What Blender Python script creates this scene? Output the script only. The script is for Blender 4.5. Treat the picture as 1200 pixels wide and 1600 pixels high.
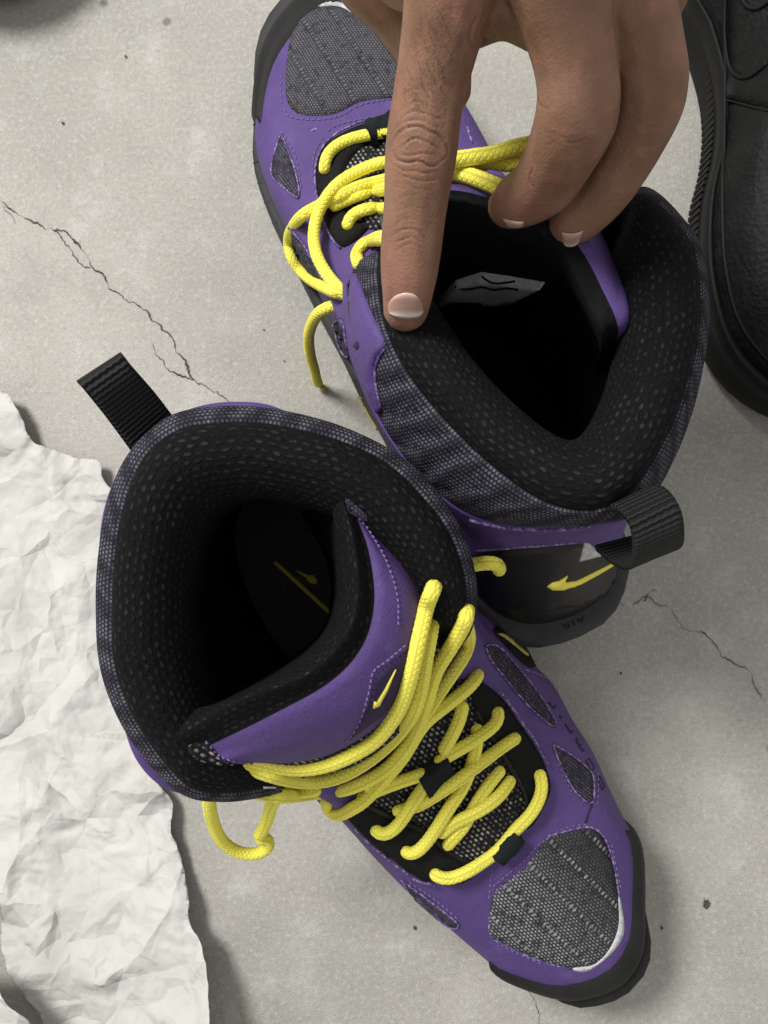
import bpy, math, random
import numpy as np
from mathutils import Vector, Matrix
from mathutils.bvhtree import BVHTree
from mathutils.geometry import delaunay_2d_cdt, intersect_point_tri_2d

for o in list(bpy.data.objects):
    bpy.data.objects.remove(o)
scene = bpy.context.scene
COL = scene.collection
random.seed(7)
rng = np.random.default_rng(7)

# ------------------------------------------------------------------ camera
# survey of the photograph: point straight below the lens, focal length in pixels, lens height in metres
NAD, FPX, HCAM = (655.0, 900.0), 1300.0, 0.408
_d = np.array([NAD[0] - 600, NAD[1] - 800, FPX]); _down = _d / np.linalg.norm(_d)
_zc = -_down
_xc = np.array([1.0, 0, 0]); _xc -= _xc.dot(_zc) * _zc; _xc /= np.linalg.norm(_xc)
_yc = np.cross(_zc, _xc)
RC = np.stack([_xc, _yc, _zc])
CAMP = np.array([0, 0, HCAM])
def ray(u, v):
    return RC @ np.array([u - 600.0, v - 800.0, FPX])
def at(u, v, z):
    r = ray(u, v); t = (z - HCAM) / r[2]
    return Vector(CAMP + t * r)
def topx(P):
    q = (np.asarray(P) - CAMP) @ RC
    return np.stack([600 + FPX * q[:, 0] / q[:, 2], 800 + FPX * q[:, 1] / q[:, 2]], 1)
cam_d = bpy.data.cameras.new('camera')
cam_d.sensor_fit = 'VERTICAL'; cam_d.sensor_height = 24.0
cam_d.lens = 24.0 * FPX / 1600.0
cam_d.clip_start = 0.01; cam_d.clip_end = 50
cam = bpy.data.objects.new('camera', cam_d); COL.objects.link(cam)
M = np.eye(4); M[:3, 0] = RC[:, 0]; M[:3, 1] = -RC[:, 1]; M[:3, 2] = -RC[:, 2]; M[:3, 3] = CAMP
cam.matrix_world = Matrix(M.tolist())
scene.camera = cam

# ------------------------------------------------------------------ light
world = bpy.data.worlds.new('World'); scene.world = world; world.use_nodes = True
bg = world.node_tree.nodes['Background']
bg.inputs[0].default_value = (1.0, 0.985, 0.955, 1); bg.inputs[1].default_value = 0.60
def lamp(name, pos, target, size, power, color):
    l = bpy.data.lights.new(name, 'AREA'); l.shape = 'DISK'; l.size = size; l.energy = power; l.color = color
    o = bpy.data.objects.new(name, l); COL.objects.link(o); o.location = pos
    o.rotation_euler = (Vector(target) - Vector(pos)).to_track_quat('-Z', 'Y').to_euler()
    return o
lamp('key_lamp', (-0.84, 0.76, 1.50), (0, 0, 0), 0.50, 40, (1.0, 0.985, 0.955))
vs = scene.view_settings
vs.view_transform = 'Standard'; vs.look = 'None'; vs.exposure = 0; vs.gamma = 1; vs.use_curve_mapping = False
scene.render.engine = 'CYCLES'

# ------------------------------------------------------------------ node helpers
class S:
    """socket with arithmetic, for writing procedural patterns as formulas"""
    def __init__(s, nt, k): s.nt = nt; s.k = k
    def _m(s, op, *a):
        n = s.nt.nodes.new('ShaderNodeMath'); n.operation = op
        for i, x in enumerate(a):
            if isinstance(x, S): s.nt.links.new(x.k, n.inputs[i])
            else: n.inputs[i].default_value = x
        return S(s.nt, n.outputs[0])
    def __add__(s, o): return s._m('ADD', s, o)
    __radd__ = __add__
    def __mul__(s, o): return s._m('MULTIPLY', s, o)
    __rmul__ = __mul__
    def __sub__(s, o): return s._m('SUBTRACT', s, o)
    def __rsub__(s, o): return s._m('SUBTRACT', o, s)
    def __truediv__(s, o): return s._m('DIVIDE', s, o)
    def sin(s): return s._m('SINE', s)
    def abs(s): return s._m('ABSOLUTE', s)
    def floor(s): return s._m('FLOOR', s)
    def fract(s): return s._m('FRACT', s)
    def max(s, o): return s._m('MAXIMUM', s, o)
    def min(s, o): return s._m('MINIMUM', s, o)
    def pw(s, o): return s._m('POWER', s, o)
    def mod(s, o): return s._m('FLOORED_MODULO', s, o)
    def step(s, a, b):
        n = s.nt.nodes.new('ShaderNodeMapRange'); n.interpolation_type = 'SMOOTHSTEP'
        s.nt.links.new(s.k, n.inputs[0]); n.inputs[1].default_value = a; n.inputs[2].default_value = b
        return S(s.nt, n.outputs[0])

class Mat:
    def __init__(s, name, rough=0.6, spec=0.4):
        s.m = bpy.data.materials.new(name); s.m.use_nodes = True
        s.nt = s.m.node_tree; s.b = s.nt.nodes['Principled BSDF']
        s.b.inputs['Roughness'].default_value = rough
        s.b.inputs['Specular IOR Level'].default_value = spec
        s.h = None
    def coord(s, kind='Object'):
        if kind == 'UV':
            n = s.nt.nodes.new('ShaderNodeUVMap'); o = n.outputs[0]
        else:
            n = s.nt.nodes.new('ShaderNodeTexCoord'); o = n.outputs[kind]
        x = s.nt.nodes.new('ShaderNodeSeparateXYZ'); s.nt.links.new(o, x.inputs[0])
        s.vec = o
        return [S(s.nt, x.outputs[i]) for i in range(3)]
    def noise(s, scale, detail=3, rough=0.55, vec=None, out=0):
        n = s.nt.nodes.new('ShaderNodeTexNoise'); n.inputs['Scale'].default_value = scale
        n.inputs['Detail'].default_value = detail; n.inputs['Roughness'].default_value = rough
        s.nt.links.new(vec or s.vec, n.inputs[0])
        return S(s.nt, n.outputs[out])
    def voro(s, scale, feature='F1', out=0):
        n = s.nt.nodes.new('ShaderNodeTexVoronoi'); n.feature = feature; n.inputs['Scale'].default_value = scale
        s.nt.links.new(s.vec, n.inputs['Vector'])
        return S(s.nt, n.outputs[out])
    def mix(s, f, a, b):
        n = s.nt.nodes.new('ShaderNodeMix'); n.data_type = 'RGBA'; n.clamp_factor = True
        if isinstance(f, S): s.nt.links.new(f.k, n.inputs[0])
        else: n.inputs[0].default_value = f
        for i, c in ((6, a), (7, b)):
            if isinstance(c, tuple): n.inputs[i].default_value = (*c, 1)
            else: s.nt.links.new(c, n.inputs[i])
        return n.outputs[2]
    def color(s, c):
        if isinstance(c, tuple): s.b.inputs['Base Color'].default_value = (*c, 1)
        else: s.nt.links.new(c, s.b.inputs['Base Color'])
    def rough(s, k): s.nt.links.new(k.k, s.b.inputs['Roughness'])
    def bump(s, h, dist, strength=1.0):
        n = s.nt.nodes.new('ShaderNodeBump'); n.inputs['Distance'].default_value = dist
        n.inputs['Strength'].default_value = strength
        s.nt.links.new(h.k, n.inputs['Height']); s.nt.links.new(n.outputs[0], s.b.inputs['Normal'])

MT = {}
def build_materials():
    # concrete
    m = Mat('concrete', 0.75, 0.3); m.coord()
    big = m.noise(5, 4, 0.6); mid = m.noise(38, 5, 0.65); fine = m.noise(420, 3, 0.7); grit = m.noise(1500, 2, 0.6)
    c = m.mix(big.step(0.3, 0.7), (0.325, 0.315, 0.284), (0.418, 0.404, 0.366))
    st = m.noise(11, 4, 0.65); c = m.mix(st.step(0.56, 0.72) * 0.45, c, (0.29, 0.28, 0.255)); c = m.mix(st.step(0.42, 0.28) * 0.4, c, (0.50, 0.495, 0.475))
    c = m.mix(mid.step(0.52, 0.75) * 0.55, c, (0.54, 0.53, 0.50))
    c = m.mix(mid.step(0.48, 0.28) * 0.45, c, (0.30, 0.288, 0.26))
    c = m.mix(fine.step(0.50, 0.70) * 0.4, c, (0.58, 0.57, 0.54))
    c = m.mix(fine.step(0.46, 0.28) * 0.4, c, (0.22, 0.212, 0.195))
    c = m.mix(grit.step(0.46, 0.3) * 0.5, c, (0.2, 0.19, 0.17))
    v = m.voro(26); keep = m.noise(9, 1)
    c = m.mix(v.step(0.085, 0.03) * keep.step(0.52, 0.6) * 0.75, c, (0.12, 0.11, 0.1))
    m.color(c); m.bump(fine * 0.8 + mid * 1.2 + grit * 0.9, 0.0009, 0.6); MT['concrete'] = m.m
    # flat dark speckled tone for cracks and chips
    m = Mat('crack_dark', 0.95, 0.1); m.coord(); n = m.noise(900, 2)
    m.color(m.mix(n.step(0.3, 0.7), (0.035, 0.033, 0.03), (0.13, 0.12, 0.105))); MT['crack'] = m.m
    # leather
    m = Mat('purple_leather', 0.62, 0.22); m.coord()
    n1 = m.noise(26, 4, 0.6); n2 = m.noise(1600, 2); n3 = m.noise(170, 5, 0.7); n4 = m.noise(60, 5, 0.75)
    c = m.mix(n1.step(0.3, 0.7), (0.072, 0.042, 0.158), (0.094, 0.056, 0.198))
    c = m.mix(n4.step(0.52, 0.75) * 0.55, c, (0.13, 0.088, 0.245)); c = m.mix(n4.step(0.45, 0.25) * 0.5, c, (0.055, 0.032, 0.125))
    c = m.mix(n3.step(0.64, 0.74) * 0.4, c, (0.20, 0.145, 0.32))
    c = m.mix(n2.step(0.6, 0.8) * 0.25, c, (0.16, 0.11, 0.28))
    m.color(c); m.rough(n4 * 0.35 + 0.42); m.bump(n2 * 0.7 + n3 * 1.6 + n4 * 2.0, 0.00055, 0.6); MT['leather'] = m.m
    m = Mat('lavender_edge', 0.7, 0.2); m.coord(); n = m.noise(700, 2)
    m.color(m.mix(n.step(0.42, 0.68), (0.085, 0.05, 0.17), (0.30, 0.24, 0.40))); MT['edge'] = m.m
    m = Mat('stitch_thread', 0.8, 0.2); m.color((0.165, 0.11, 0.285)); MT['thread'] = m.m
    # toe / window knit: rows of pale dashes in dark thread
    def knit(name, fx, fy, ang, pale, dark, lo=0.3, kind='Object', amt=1.0, size=1.0, rib=0.0, grad=None, bd=0.0005, wave=0.0):
        m = Mat(name, 0.9, 0.12); x, y, z = m.coord(kind)
        side = y * 1.0
        ws = m.noise(45, 2) * 0.0016; x = x + ws; y = y + ws
        ca, sa = math.cos(ang), math.sin(ang)
        u = x * ca + y * sa; w = y * ca - x * sa
        row = (w * fy).floor()
        a = ((u * fx + row * 0.5).fract() - 0.5).abs() * 2
        b = ((w * fy).fract() - 0.5).abs() * 2
        dot = (1.0 - a * a * 0.9 * size - b * b * 1.3 * size).step(0.1, 0.75)
        n = m.noise(120, 2); g = m.noise(1300, 2); t = m.noise(420, 2)
        keep = (n * 0.3 + t * 0.7).step(lo, lo + 0.25)
        if grad: keep = keep * side.step(grad[0], grad[1])
        c = m.mix(g.step(0.3, 0.7), dark, tuple(k * 2.0 for k in dark))
        c = m.mix(dot * keep * amt, c, pale)
        h = dot + g * 0.6
        if rib:
            q = ((w / rib).fract() - 0.5).abs() * 2
            ln = q.step(0.2, 0.08); dash = (u * 2 * math.pi * 480).sin().step(-0.4, 0.5)
            c = m.mix(q.step(0.30, 0.12) * 0.5, c, dark); c = m.mix(ln * dash * (t * 1.0).step(0.35, 0.6) * 0.75, c, tuple(min(1, k * 1.25) for k in pale))
            h = h - q.step(0.3, 0.1) * 1.5
        if wave:
            wv = (x * 2 * math.pi * 95 + y * 260 + m.noise(60, 3) * 9).sin()
            c = m.mix(wv.step(0.2, -0.9) * 0.65, c, dark); h = h + wv * 1.6 * wave
        m.color(c); m.bump(h, bd, 0.8)
        MT[name] = m.m
    knit('vamp_knit', 560, 820, 0.10, (0.31, 0.31, 0.315), (0.022, 0.0215, 0.025), 0.32, rib=0.0125, grad=(0.034, -0.022))
    knit('vamp_knit_fine', 700, 860, 0.10, (0.13, 0.128, 0.142), (0.027, 0.026, 0.031), 0.30, rib=0.0125)
    knit('window_knit', 800, 900, 0.2, (0.12, 0.115, 0.145), (0.022, 0.020, 0.030), 0.38)
    knit('tongue_knit', 430, 560, 0.1, (0.33, 0.32, 0.30), (0.008, 0.008, 0.010), 0.40, size=1.4)
    knit('collar_knit', 760, 640, 0.0, (0.125, 0.122, 0.148), (0.014, 0.013, 0.019), 0.30, kind='UV', amt=0.9, wave=1.0)
    knit('lining_knit', 330, 500, 0.0, (0.030, 0.030, 0.033), (0.0032, 0.0032, 0.0037), 0.42, kind='UV', amt=0.8, size=1.6, bd=0.0004)
    m = Mat('insole_cloth', 0.9, 0.1); m.coord(); n = m.noise(700, 2); m.color(m.mix(n.step(0.3, 0.7), (0.055, 0.055, 0.056), (0.085, 0.085, 0.086))); MT['grey_insole'] = m.m
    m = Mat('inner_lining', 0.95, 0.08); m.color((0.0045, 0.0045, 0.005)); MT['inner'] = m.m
    # fuzzy black synthetic / rubber
    def plain(name, col, rough, spec, sc=900, bd=0.0003, var=1.6):
        m = Mat(name, rough, spec); m.coord(); n = m.noise(sc, 3); n1 = m.noise(60, 3)
        m.color(m.mix((n * 0.5 + n1 * 0.5).step(0.35, 0.65), col, tuple(k * var for k in col)))
        m.bump(n, bd, 0.6); MT[name] = m.m
    plain('black_nubuck', (0.0075, 0.0075, 0.0075), 0.85, 0.12)
    plain('black_gloss', (0.0055, 0.0055, 0.0055), 0.42, 0.28, 400, 0.0001)
    plain('rubber', (0.0105, 0.0105, 0.0105), 0.65, 0.2, 1200, 0.0002)
    plain('midsole', (0.028, 0.027, 0.029), 0.65, 0.2, 1200, 0.0002)
    plain('loop_cloth', (0.007, 0.0095, 0.0105), 0.85, 0.2)
    plain('white_rubber', (0.36, 0.36, 0.37), 0.75, 0.2, 500, 0.0005, 1.6)
    plain('label_cloth', (0.62, 0.62, 0.62), 0.85, 0.2, 500, 0.0004, 1.4)
    plain('yellow_print', (0.80, 0.70, 0.10), 0.6, 0.3, 300, 0.0001, 1.05)
    plain('dull_yellow', (0.42, 0.36, 0.08), 0.6, 0.3, 300, 0.0001, 1.1)
    plain('grey_print', (0.035, 0.035, 0.037), 0.7, 0.3)
    plain('deboss', (0.022, 0.014, 0.045), 0.7, 0.2)
    m = Mat('sneaker_upper', 0.6, 0.22); m.coord(); g = m.noise(1300, 3, 0.6); d_ = m.noise(90, 5, 0.75); v_ = m.voro(420)
    c = m.mix(d_.step(0.45, 0.75), (0.0048, 0.0048, 0.005), (0.0105, 0.0104, 0.0102)); c = m.mix(g.step(0.62, 0.8) * 0.25, c, (0.02, 0.02, 0.02))
    m.color(c); m.rough(d_ * 0.5 + 0.35); m.bump(v_ * 1.5 + g + d_ * 2, 0.0004, 0.6); MT['sneaker_upper'] = m.m
    plain('sneaker_sole', (0.005, 0.005, 0.005), 0.6, 0.2, 1500, 0.0003)
    # webbing
    m = Mat('webbing', 0.75, 0.3); x, y, z = m.coord('UV')
    rib = (x * 2 * math.pi * 620 + (y * 2 * math.pi * 420).sin() * 0.35).sin()
    m.color(m.mix(rib.step(-0.6, 0.9), (0.004, 0.004, 0.0043), (0.016, 0.0165, 0.018)))
    m.bump(rib, 0.0006, 0.9); MT['webbing'] = m.m
    # lace
    m = Mat('yellow_cord', 0.72, 0.25); x, y, z = m.coord('UV')
    n = m.noise(500, 2); n2 = m.noise(24, 2)
    d1 = ((x * 480 + y * 6) * math.pi).sin().abs(); d2 = ((x * 480 - y * 6) * math.pi).sin().abs(); a = d1.min(d2)
    c = m.mix(n2.step(0.35, 0.7), (0.88, 0.80, 0.095), (0.92, 0.86, 0.15))
    c = m.mix(m.noise(70, 4, 0.7).step(0.52, 0.75) * 0.35, c, (0.62, 0.54, 0.09)); c = m.mix(a.step(0.4, 0.02) * 0.30, c, (0.60, 0.53, 0.05))
    m.color(c); m.bump(a.step(0.0, 0.8) + n * 0.3, 0.0004, 0.6); MT['lace'] = m.m
    # paper
    m = Mat('tissue_paper', 0.85, 0.2); m.coord(); n = m.noise(20, 4); n2 = m.noise(1000, 2)
    m.color(m.mix(n.step(0.3, 0.7), (0.50, 0.492, 0.462), (0.56, 0.552, 0.525)))
    wn = m.noise(35, 3, 0.6, out=1); add = m.nt.nodes.new('ShaderNodeVectorMath'); add.operation = 'MULTIPLY_ADD'
    m.nt.links.new(wn.k, add.inputs[0]); add.inputs[1].default_value = (0.010, 0.010, 0.010); m.nt.links.new(m.vec, add.inputs[2]); m.vec = add.outputs[0]
    hh = None
    for sc, am in ((17, 0.50), (42, 0.42), (95, 0.22)):
        de = m.voro(sc, 'DISTANCE_TO_EDGE'); vc = m.nt.nodes.new('ShaderNodeTexVoronoi'); vc.inputs['Scale'].default_value = sc
        m.nt.links.new(m.vec, vc.inputs['Vector']); sp = m.nt.nodes.new('ShaderNodeSeparateColor'); m.nt.links.new(vc.outputs['Color'], sp.inputs[0])
        t = de * (S(m.nt, sp.outputs[0]) - 0.5) * (am * 2.0 / sc); hh = t if hh is None else hh + t
    m.bump(hh * 1000.0 + n2 * 0.03, 0.001, 1.0); MT['paper'] = m.m
    # skin
    m = Mat('skin', 0.55, 0.35); m.coord()
    at_ = m.nt.nodes.new('ShaderNodeAttribute'); at_.attribute_name = 'tone'
    sp = m.nt.nodes.new('ShaderNodeSeparateColor'); m.nt.links.new(at_.outputs['Color'], sp.inputs[0])
    red = S(m.nt, sp.outputs[0]); dk = S(m.nt, sp.outputs[1])
    n = m.noise(60, 4, 0.6); n2 = m.noise(500, 3, 0.6); v = m.voro(1500)
    c = m.mix(n.step(0.3, 0.7), (0.168, 0.086, 0.052), (0.248, 0.135, 0.086))
    c = m.mix(n2.step(0.5, 0.75) * 0.35, c, (0.20, 0.095, 0.06)); n5 = m.noise(140, 3, 0.6); c = m.mix(n5.step(0.50, 0.72) * 0.5, c, (0.33, 0.148, 0.10))
    c = m.mix(red * 0.7, c, (0.40, 0.19, 0.14))
    c = m.mix(dk * 0.75, c, (0.14, 0.065, 0.042))
    m.color(c); v2 = m.voro(900); m.bump(n2 * 0.5 + v * 0.6 + v2 * 0.6, 0.0002, 0.6)
    m.b.inputs['Subsurface Weight'].default_value = 0.06
    m.b.inputs['Subsurface Radius'].default_value = (0.9, 0.35, 0.2)
    m.b.inputs['Subsurface Scale'].default_value = 0.004
    MT['skin'] = m.m
    m = Mat('nail', 0.3, 0.5); m.coord('UV')
    x, y, z = m.coord('UV'); n = m.noise(9, 2)
    c = m.mix(y.step(0.72, 0.95), (0.42, 0.25, 0.20), (0.66, 0.58, 0.52))
    c = m.mix(y.step(0.2, 0.02) * 0.6, c, (0.72, 0.56, 0.50))
    m.color(c); MT['nail'] = m.m
    m = Mat('hair', 0.5, 0.4); m.color((0.02, 0.013, 0.01)); MT['hair'] = m.m
build_materials()

# ------------------------------------------------------------------ geometry helpers
class Frame:
    """local frame of a thing: origin, heading; parts are stored in it"""
    def __init__(s, origin, heading):
        s.o = Vector(origin); s.a = heading
        s.M = Matrix.Translation(s.o) @ Matrix.Rotation(heading, 4, 'Z'); s.I = s.M.inverted()
    def w(s, x, y, z): return s.M @ Vector((x, y, z))
WORLD = Frame((0, 0, 0), 0)

def root(name, frame, label, cat, group=None):
    e = bpy.data.objects.new(name, None); COL.objects.link(e); e.matrix_world = frame.M
    e.empty_display_size = 0.02
    e['label'] = label; e['category'] = cat
    if group: e['group'] = group
    e_frames[e.name] = frame
    return e
e_frames = {}
def mesh_obj(name, verts, faces, mat, parent=None, frame=None, uvs=None, smooth=True):
    fr = frame or (e_frames.get(parent.name) if parent else None) or WORLD
    me = bpy.data.meshes.new(name)
    I = np.array(fr.I); V = np.asarray([tuple(v) for v in verts], float)
    V = V @ I[:3, :3].T + I[:3, 3]
    me.from_pydata(V.tolist(), [], [tuple(f) for f in faces]); me.update()
    if uvs is not None:
        ul = me.uv_layers.new(name='UVMap')
        idx = np.empty(len(me.loops), int); me.loops.foreach_get('vertex_index', idx)
        ul.data.foreach_set('uv', np.asarray(uvs, float)[idx].ravel())
    if smooth: me.polygons.foreach_set('use_smooth', [True] * len(me.polygons))
    if mat: me.materials.append(MT[mat])
    o = bpy.data.objects.new(name, me); COL.objects.link(o)
    if parent:
        o.parent = parent
        e_frames[o.name] = fr
    else: o.matrix_world = fr.M
    return o

def cr(pts, n, closed=False):
    """Catmull-Rom through pts, resampled to n points evenly by length"""
    P = np.asarray([tuple(p) for p in pts], float); k = len(P)
    if closed: Q = np.vstack([P[-1], P, P[0], P[1]]); segs = k
    else: Q = np.vstack([2 * P[0] - P[1], P, 2 * P[-1] - P[-2]]); segs = k - 1
    t = np.linspace(0, 1, 17)[:-1, None]; out = []
    for i in range(segs):
        a, b, c, d = Q[i], Q[i + 1], Q[i + 2], Q[i + 3]
        out.append(0.5 * (2 * b + (c - a) * t + (2 * a - 5 * b + 4 * c - d) * t * t + (3 * b - a - 3 * c + d) * t ** 3))
    out = np.vstack(out + ([Q[1][None]] if closed else [P[-1][None]]))
    L = np.concatenate([[0], np.cumsum(np.linalg.norm(np.diff(out, axis=0), axis=1))])
    s = np.linspace(0, L[-1], n + 1)[:-1] if closed else np.linspace(0, L[-1], n)
    return np.stack([np.interp(s, L, out[:, j]) for j in range(P.shape[1])], 1)

def rowsub(R, sub):
    """skin through rows of points: sub steps between each two rows"""
    R = np.asarray(R, float); Q = np.concatenate([2 * R[:1] - R[1:2], R, 2 * R[-1:] - R[-2:-1]]); out = []
    for i in range(len(R) - 1):
        a, b, c, d = Q[i], Q[i + 1], Q[i + 2], Q[i + 3]
        for t in np.arange(sub) / sub:
            out.append(0.5 * (2 * b + (c - a) * t + (2 * a - 5 * b + 4 * c - d) * t * t + (3 * b - a - 3 * c + d) * t ** 3))
    out.append(R[-1])
    return np.stack(out)
def grid_faces(nr, nc, closed=False):
    f = []
    for i in range(nr - 1):
        for j in range(nc if closed else nc - 1):
            j2 = (j + 1) % nc
            f.append((i * nc + j, i * nc + j2, (i + 1) * nc + j2, (i + 1) * nc + j))
    return f
def grid_uv(R):
    """R: rows x cols x 3 -> metres along / across"""
    du = np.linalg.norm(np.diff(R, axis=1), axis=2).mean(0); u = np.concatenate([[0], np.cumsum(du)])
    dv = np.linalg.norm(np.diff(R, axis=0), axis=2).mean(1); v = np.concatenate([[0], np.cumsum(dv)])
    U, Vv = np.meshgrid(u, v)
    return np.stack([U.ravel(), Vv.ravel()], 1)
def loft(name, rows, mat, parent, nc=80, sub=5, closed=False, flip=False, mod=None):
    """rows of 3D control points -> smooth skin"""
    R = np.stack([cr(r, nc, closed) for r in rows])
    C = np.stack([cr(R[:, j], (len(rows) - 1) * sub + 1) for j in range(nc)], 1)
    if mod is not None: C = mod(C)
    f = grid_faces(C.shape[0], nc, closed)
    if flip: f = [q[::-1] for q in f]
    o = mesh_obj(name, C.reshape(-1, 3), f, mat, parent, uvs=grid_uv(C))
    return o, C, f
def solid(o, th, off=-1):
    m = o.modifiers.new('thick', 'SOLIDIFY'); m.thickness = th; m.offset = off; return o

class Target:
    """surfaces that panels, seams and laces are laid on"""
    def __init__(s): s.v = []; s.f = []; s.b = None
    def add(s, V, F):
        k = len(s.v); s.v += [tuple(p) for p in np.asarray(V).reshape(-1, 3)]; s.f += [tuple(i + k for i in q) for q in F]; s.b = None
    def hit(s, u, v):
        if s.b is None: s.b = BVHTree.FromPolygons([Vector(p) for p in s.v], s.f)
        r = Vector(ray(u, v)).normalized()
        loc, nor, i, d = s.b.ray_cast(Vector(CAMP), r)
        if loc is None:
            # just off the edge: nearest place on the skin
            best = None
            for k in np.linspace(0.15, 0.5, 36):
                p = Vector(CAMP) + r * k
                l2, n2, i2, d2 = s.b.find_nearest(p)
                if best is None or d2 < best[2]: best = (l2, n2, d2)
            loc, nor = best[0], best[1]
        if nor.dot(r) > 0: nor = -nor
        return loc, nor

def inside(poly, x, y):
    c = False; j = len(poly) - 1
    for i in range(len(poly)):
        xi, yi = poly[i]; xj, yj = poly[j]
        if (yi > y) != (yj > y) and x < (xj - xi) * (y - yi) / (yj - yi) + xi: c = not c
        j = i
    return c
def outline_px(poly, step=7, smooth=True):
    P = np.asarray(poly, float)
    per = np.linalg.norm(np.diff(np.vstack([P, P[:1]]), axis=0), axis=1).sum()
    n = max(8, int(per / step))
    if smooth: return cr(P, n, True)
    out = []
    for i in range(len(P)):
        a, b = P[i], P[(i + 1) % len(P)]; k = max(1, int(np.linalg.norm(b - a) / step))
        out += [a + (b - a) * t for t in np.linspace(0, 1, k + 1)[:-1]]
    return np.array(out)
def panel(name, tgt, poly, th, mat, parent, res=8, smooth=True, lift=0.0, add=False, dome=0.0):
    """a piece of material cut to an outline and laid on the shoe, with its own thickness and rolled edge"""
    B = outline_px(poly, res, smooth)
    nb = len(B); pts = [Vector(p) for p in B]
    x0, y0 = B.min(0); x1, y1 = B.max(0); bl = B.tolist()
    for gx in np.arange(x0 + res / 2, x1, res):
        for gy in np.arange(y0 + res / 2, y1, res):
            if inside(bl, gx, gy) and np.min(np.hypot(B[:, 0] - gx, B[:, 1] - gy)) > res * 0.55:
                pts.append(Vector((gx, gy)))
    V2, E2, F2, ov, oe, of = delaunay_2d_cdt(pts, [], [list(range(nb))], 1, 1e-4)
    edge = np.zeros(len(V2), bool); W = []; base = []
    for i, p in enumerate(V2):
        d = np.min(np.hypot(B[:, 0] - p.x, B[:, 1] - p.y)); edge[i] = d < 0.3
        loc, nor = tgt.hit(p.x, p.y)
        k = 0.45 if edge[i] else 1.0
        dm = dome * min(1.0, d / 25.0)
        W.append(loc + nor * (th * k + lift + dm)); base.append(loc - nor * 0.0008)
    F = [tuple(f) for f in F2]
    n = len(W); cnt = {}
    for f in F:
        for a, b in zip(f, f[1:] + f[:1]): cnt[(a, b)] = 1
    skirt = [(a, b) for (a, b) in cnt if (b, a) not in cnt]
    V = list(W); FF = []
    # make the faces look at the lens
    def facing(f):
        c = (W[f[1]] - W[f[0]]).cross(W[f[2]] - W[f[0]]); return c.dot(Vector(CAMP) - W[f[0]]) > 0
    sgn = sum(1 if facing(f) else -1 for f in F) > 0
    FF = [f if sgn else f[::-1] for f in F]
    m = {}
    for a, b in skirt:
        for q in (a, b):
            if q not in m: m[q] = len(V); V.append(base[q])
        q = (b, a, m[a], m[b]); FF.append(q if sgn else q[::-1])
    o = mesh_obj(name, V, FF, mat, parent)
    if add: tgt.add([tuple(v) for v in V], FF)
    return o

def tube_mesh(P, r, ns=10, rfun=None, braid=0.0, taper=True):
    """P (n,3) path -> verts, faces, uvs"""
    P = np.asarray(P, float); n = len(P)
    T = np.gradient(P, axis=0); T /= np.linalg.norm(T, axis=1)[:, None] + 1e-12
    up = np.array([0, 0, 1.0]); nrm = up - T[0] * T[0].dot(up)
    if np.linalg.norm(nrm) < 1e-3: nrm = np.array([1.0, 0, 0]) - T[0] * T[0][0]
    nrm /= np.linalg.norm(nrm); V = []; UV = []
    L = np.concatenate([[0], np.cumsum(np.linalg.norm(np.diff(P, axis=0), axis=1))])
    ang = np.arange(ns) / ns * 2 * math.pi
    for i in range(n):
        nrm = nrm - T[i] * T[i].dot(nrm); nrm /= np.linalg.norm(nrm); bn = np.cross(T[i], nrm)
        rr = r if rfun is None else rfun(i / (n - 1)) * r
        if taper:
            e = min(L[i], L[-1] - L[i]) / r
            if e < 1: rr *= math.sqrt(max(0.02, 1 - (1 - e) ** 2))
        R = np.full(ns, rr)
        if braid:
            w = 2 * math.pi * L[i] / 0.0038
            R = R + braid * np.abs(np.sin(w + 4 * ang) * np.sin(w - 4 * ang)) ** 0.6 - braid * 0.4
        for k in range(ns):
            V.append(P[i] + R[k] * (math.cos(ang[k]) * nrm + math.sin(ang[k]) * bn)); UV.append((L[i], ang[k] / (2 * math.pi)))
    F = grid_faces(n, ns, True)
    F.append(tuple(range(ns))[::-1]); F.append(tuple((n - 1) * ns + k for k in range(ns)))
    return V, F, UV
def resolve(tgt, pts):
    """(u,v,h): h above the skin; (u,v,h,'z'): absolute height"""
    out = []
    for p in pts:
        if len(p) == 4: out.append(at(p[0], p[1], p[2]))
        else:
            loc, nor = tgt.hit(p[0], p[1]); d = Vector(CAMP) - loc
            out.append(loc + d.normalized() * p[2])
    return out
LACE_R = 0.00235
def lace(tgt, pts, parent, r=LACE_R, name='lace'):
    P = resolve(tgt, pts); Q = cr(P, 400)
    L = np.linalg.norm(np.diff(Q, axis=0), axis=1).sum(); Q = cr(P, max(12, int(L / 0.00075)))
    # smooth the height so cords lie in easy curves
    for _ in range(14): Q[1:-1] = Q[1:-1] * 0.5 + (Q[:-2] + Q[2:]) * 0.25
    V, F, UV = tube_mesh(Q, r, 20, braid=0.00022)
    return mesh_obj(name, V, F, 'lace', parent, uvs=UV)
def seam(tgt, pts, parent, r=0.0006, mat='edge', name='seam', closed=False, lift=0.0):
    P2 = cr(pts, max(6, int(np.linalg.norm(np.diff(np.asarray(pts, float), axis=0), axis=1).sum() / 6)), closed)
    W = [tgt.hit(*p) for p in P2]; Q = np.array([tuple(l + n * lift) for l, n in W])
    for _ in range(2): Q[1:-1] = Q[1:-1] * 0.5 + (Q[:-2] + Q[2:]) * 0.25
    V, F, UV = tube_mesh(Q, r, 6, taper=False)
    return mesh_obj(name, V, F, mat, parent, uvs=UV)
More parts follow.
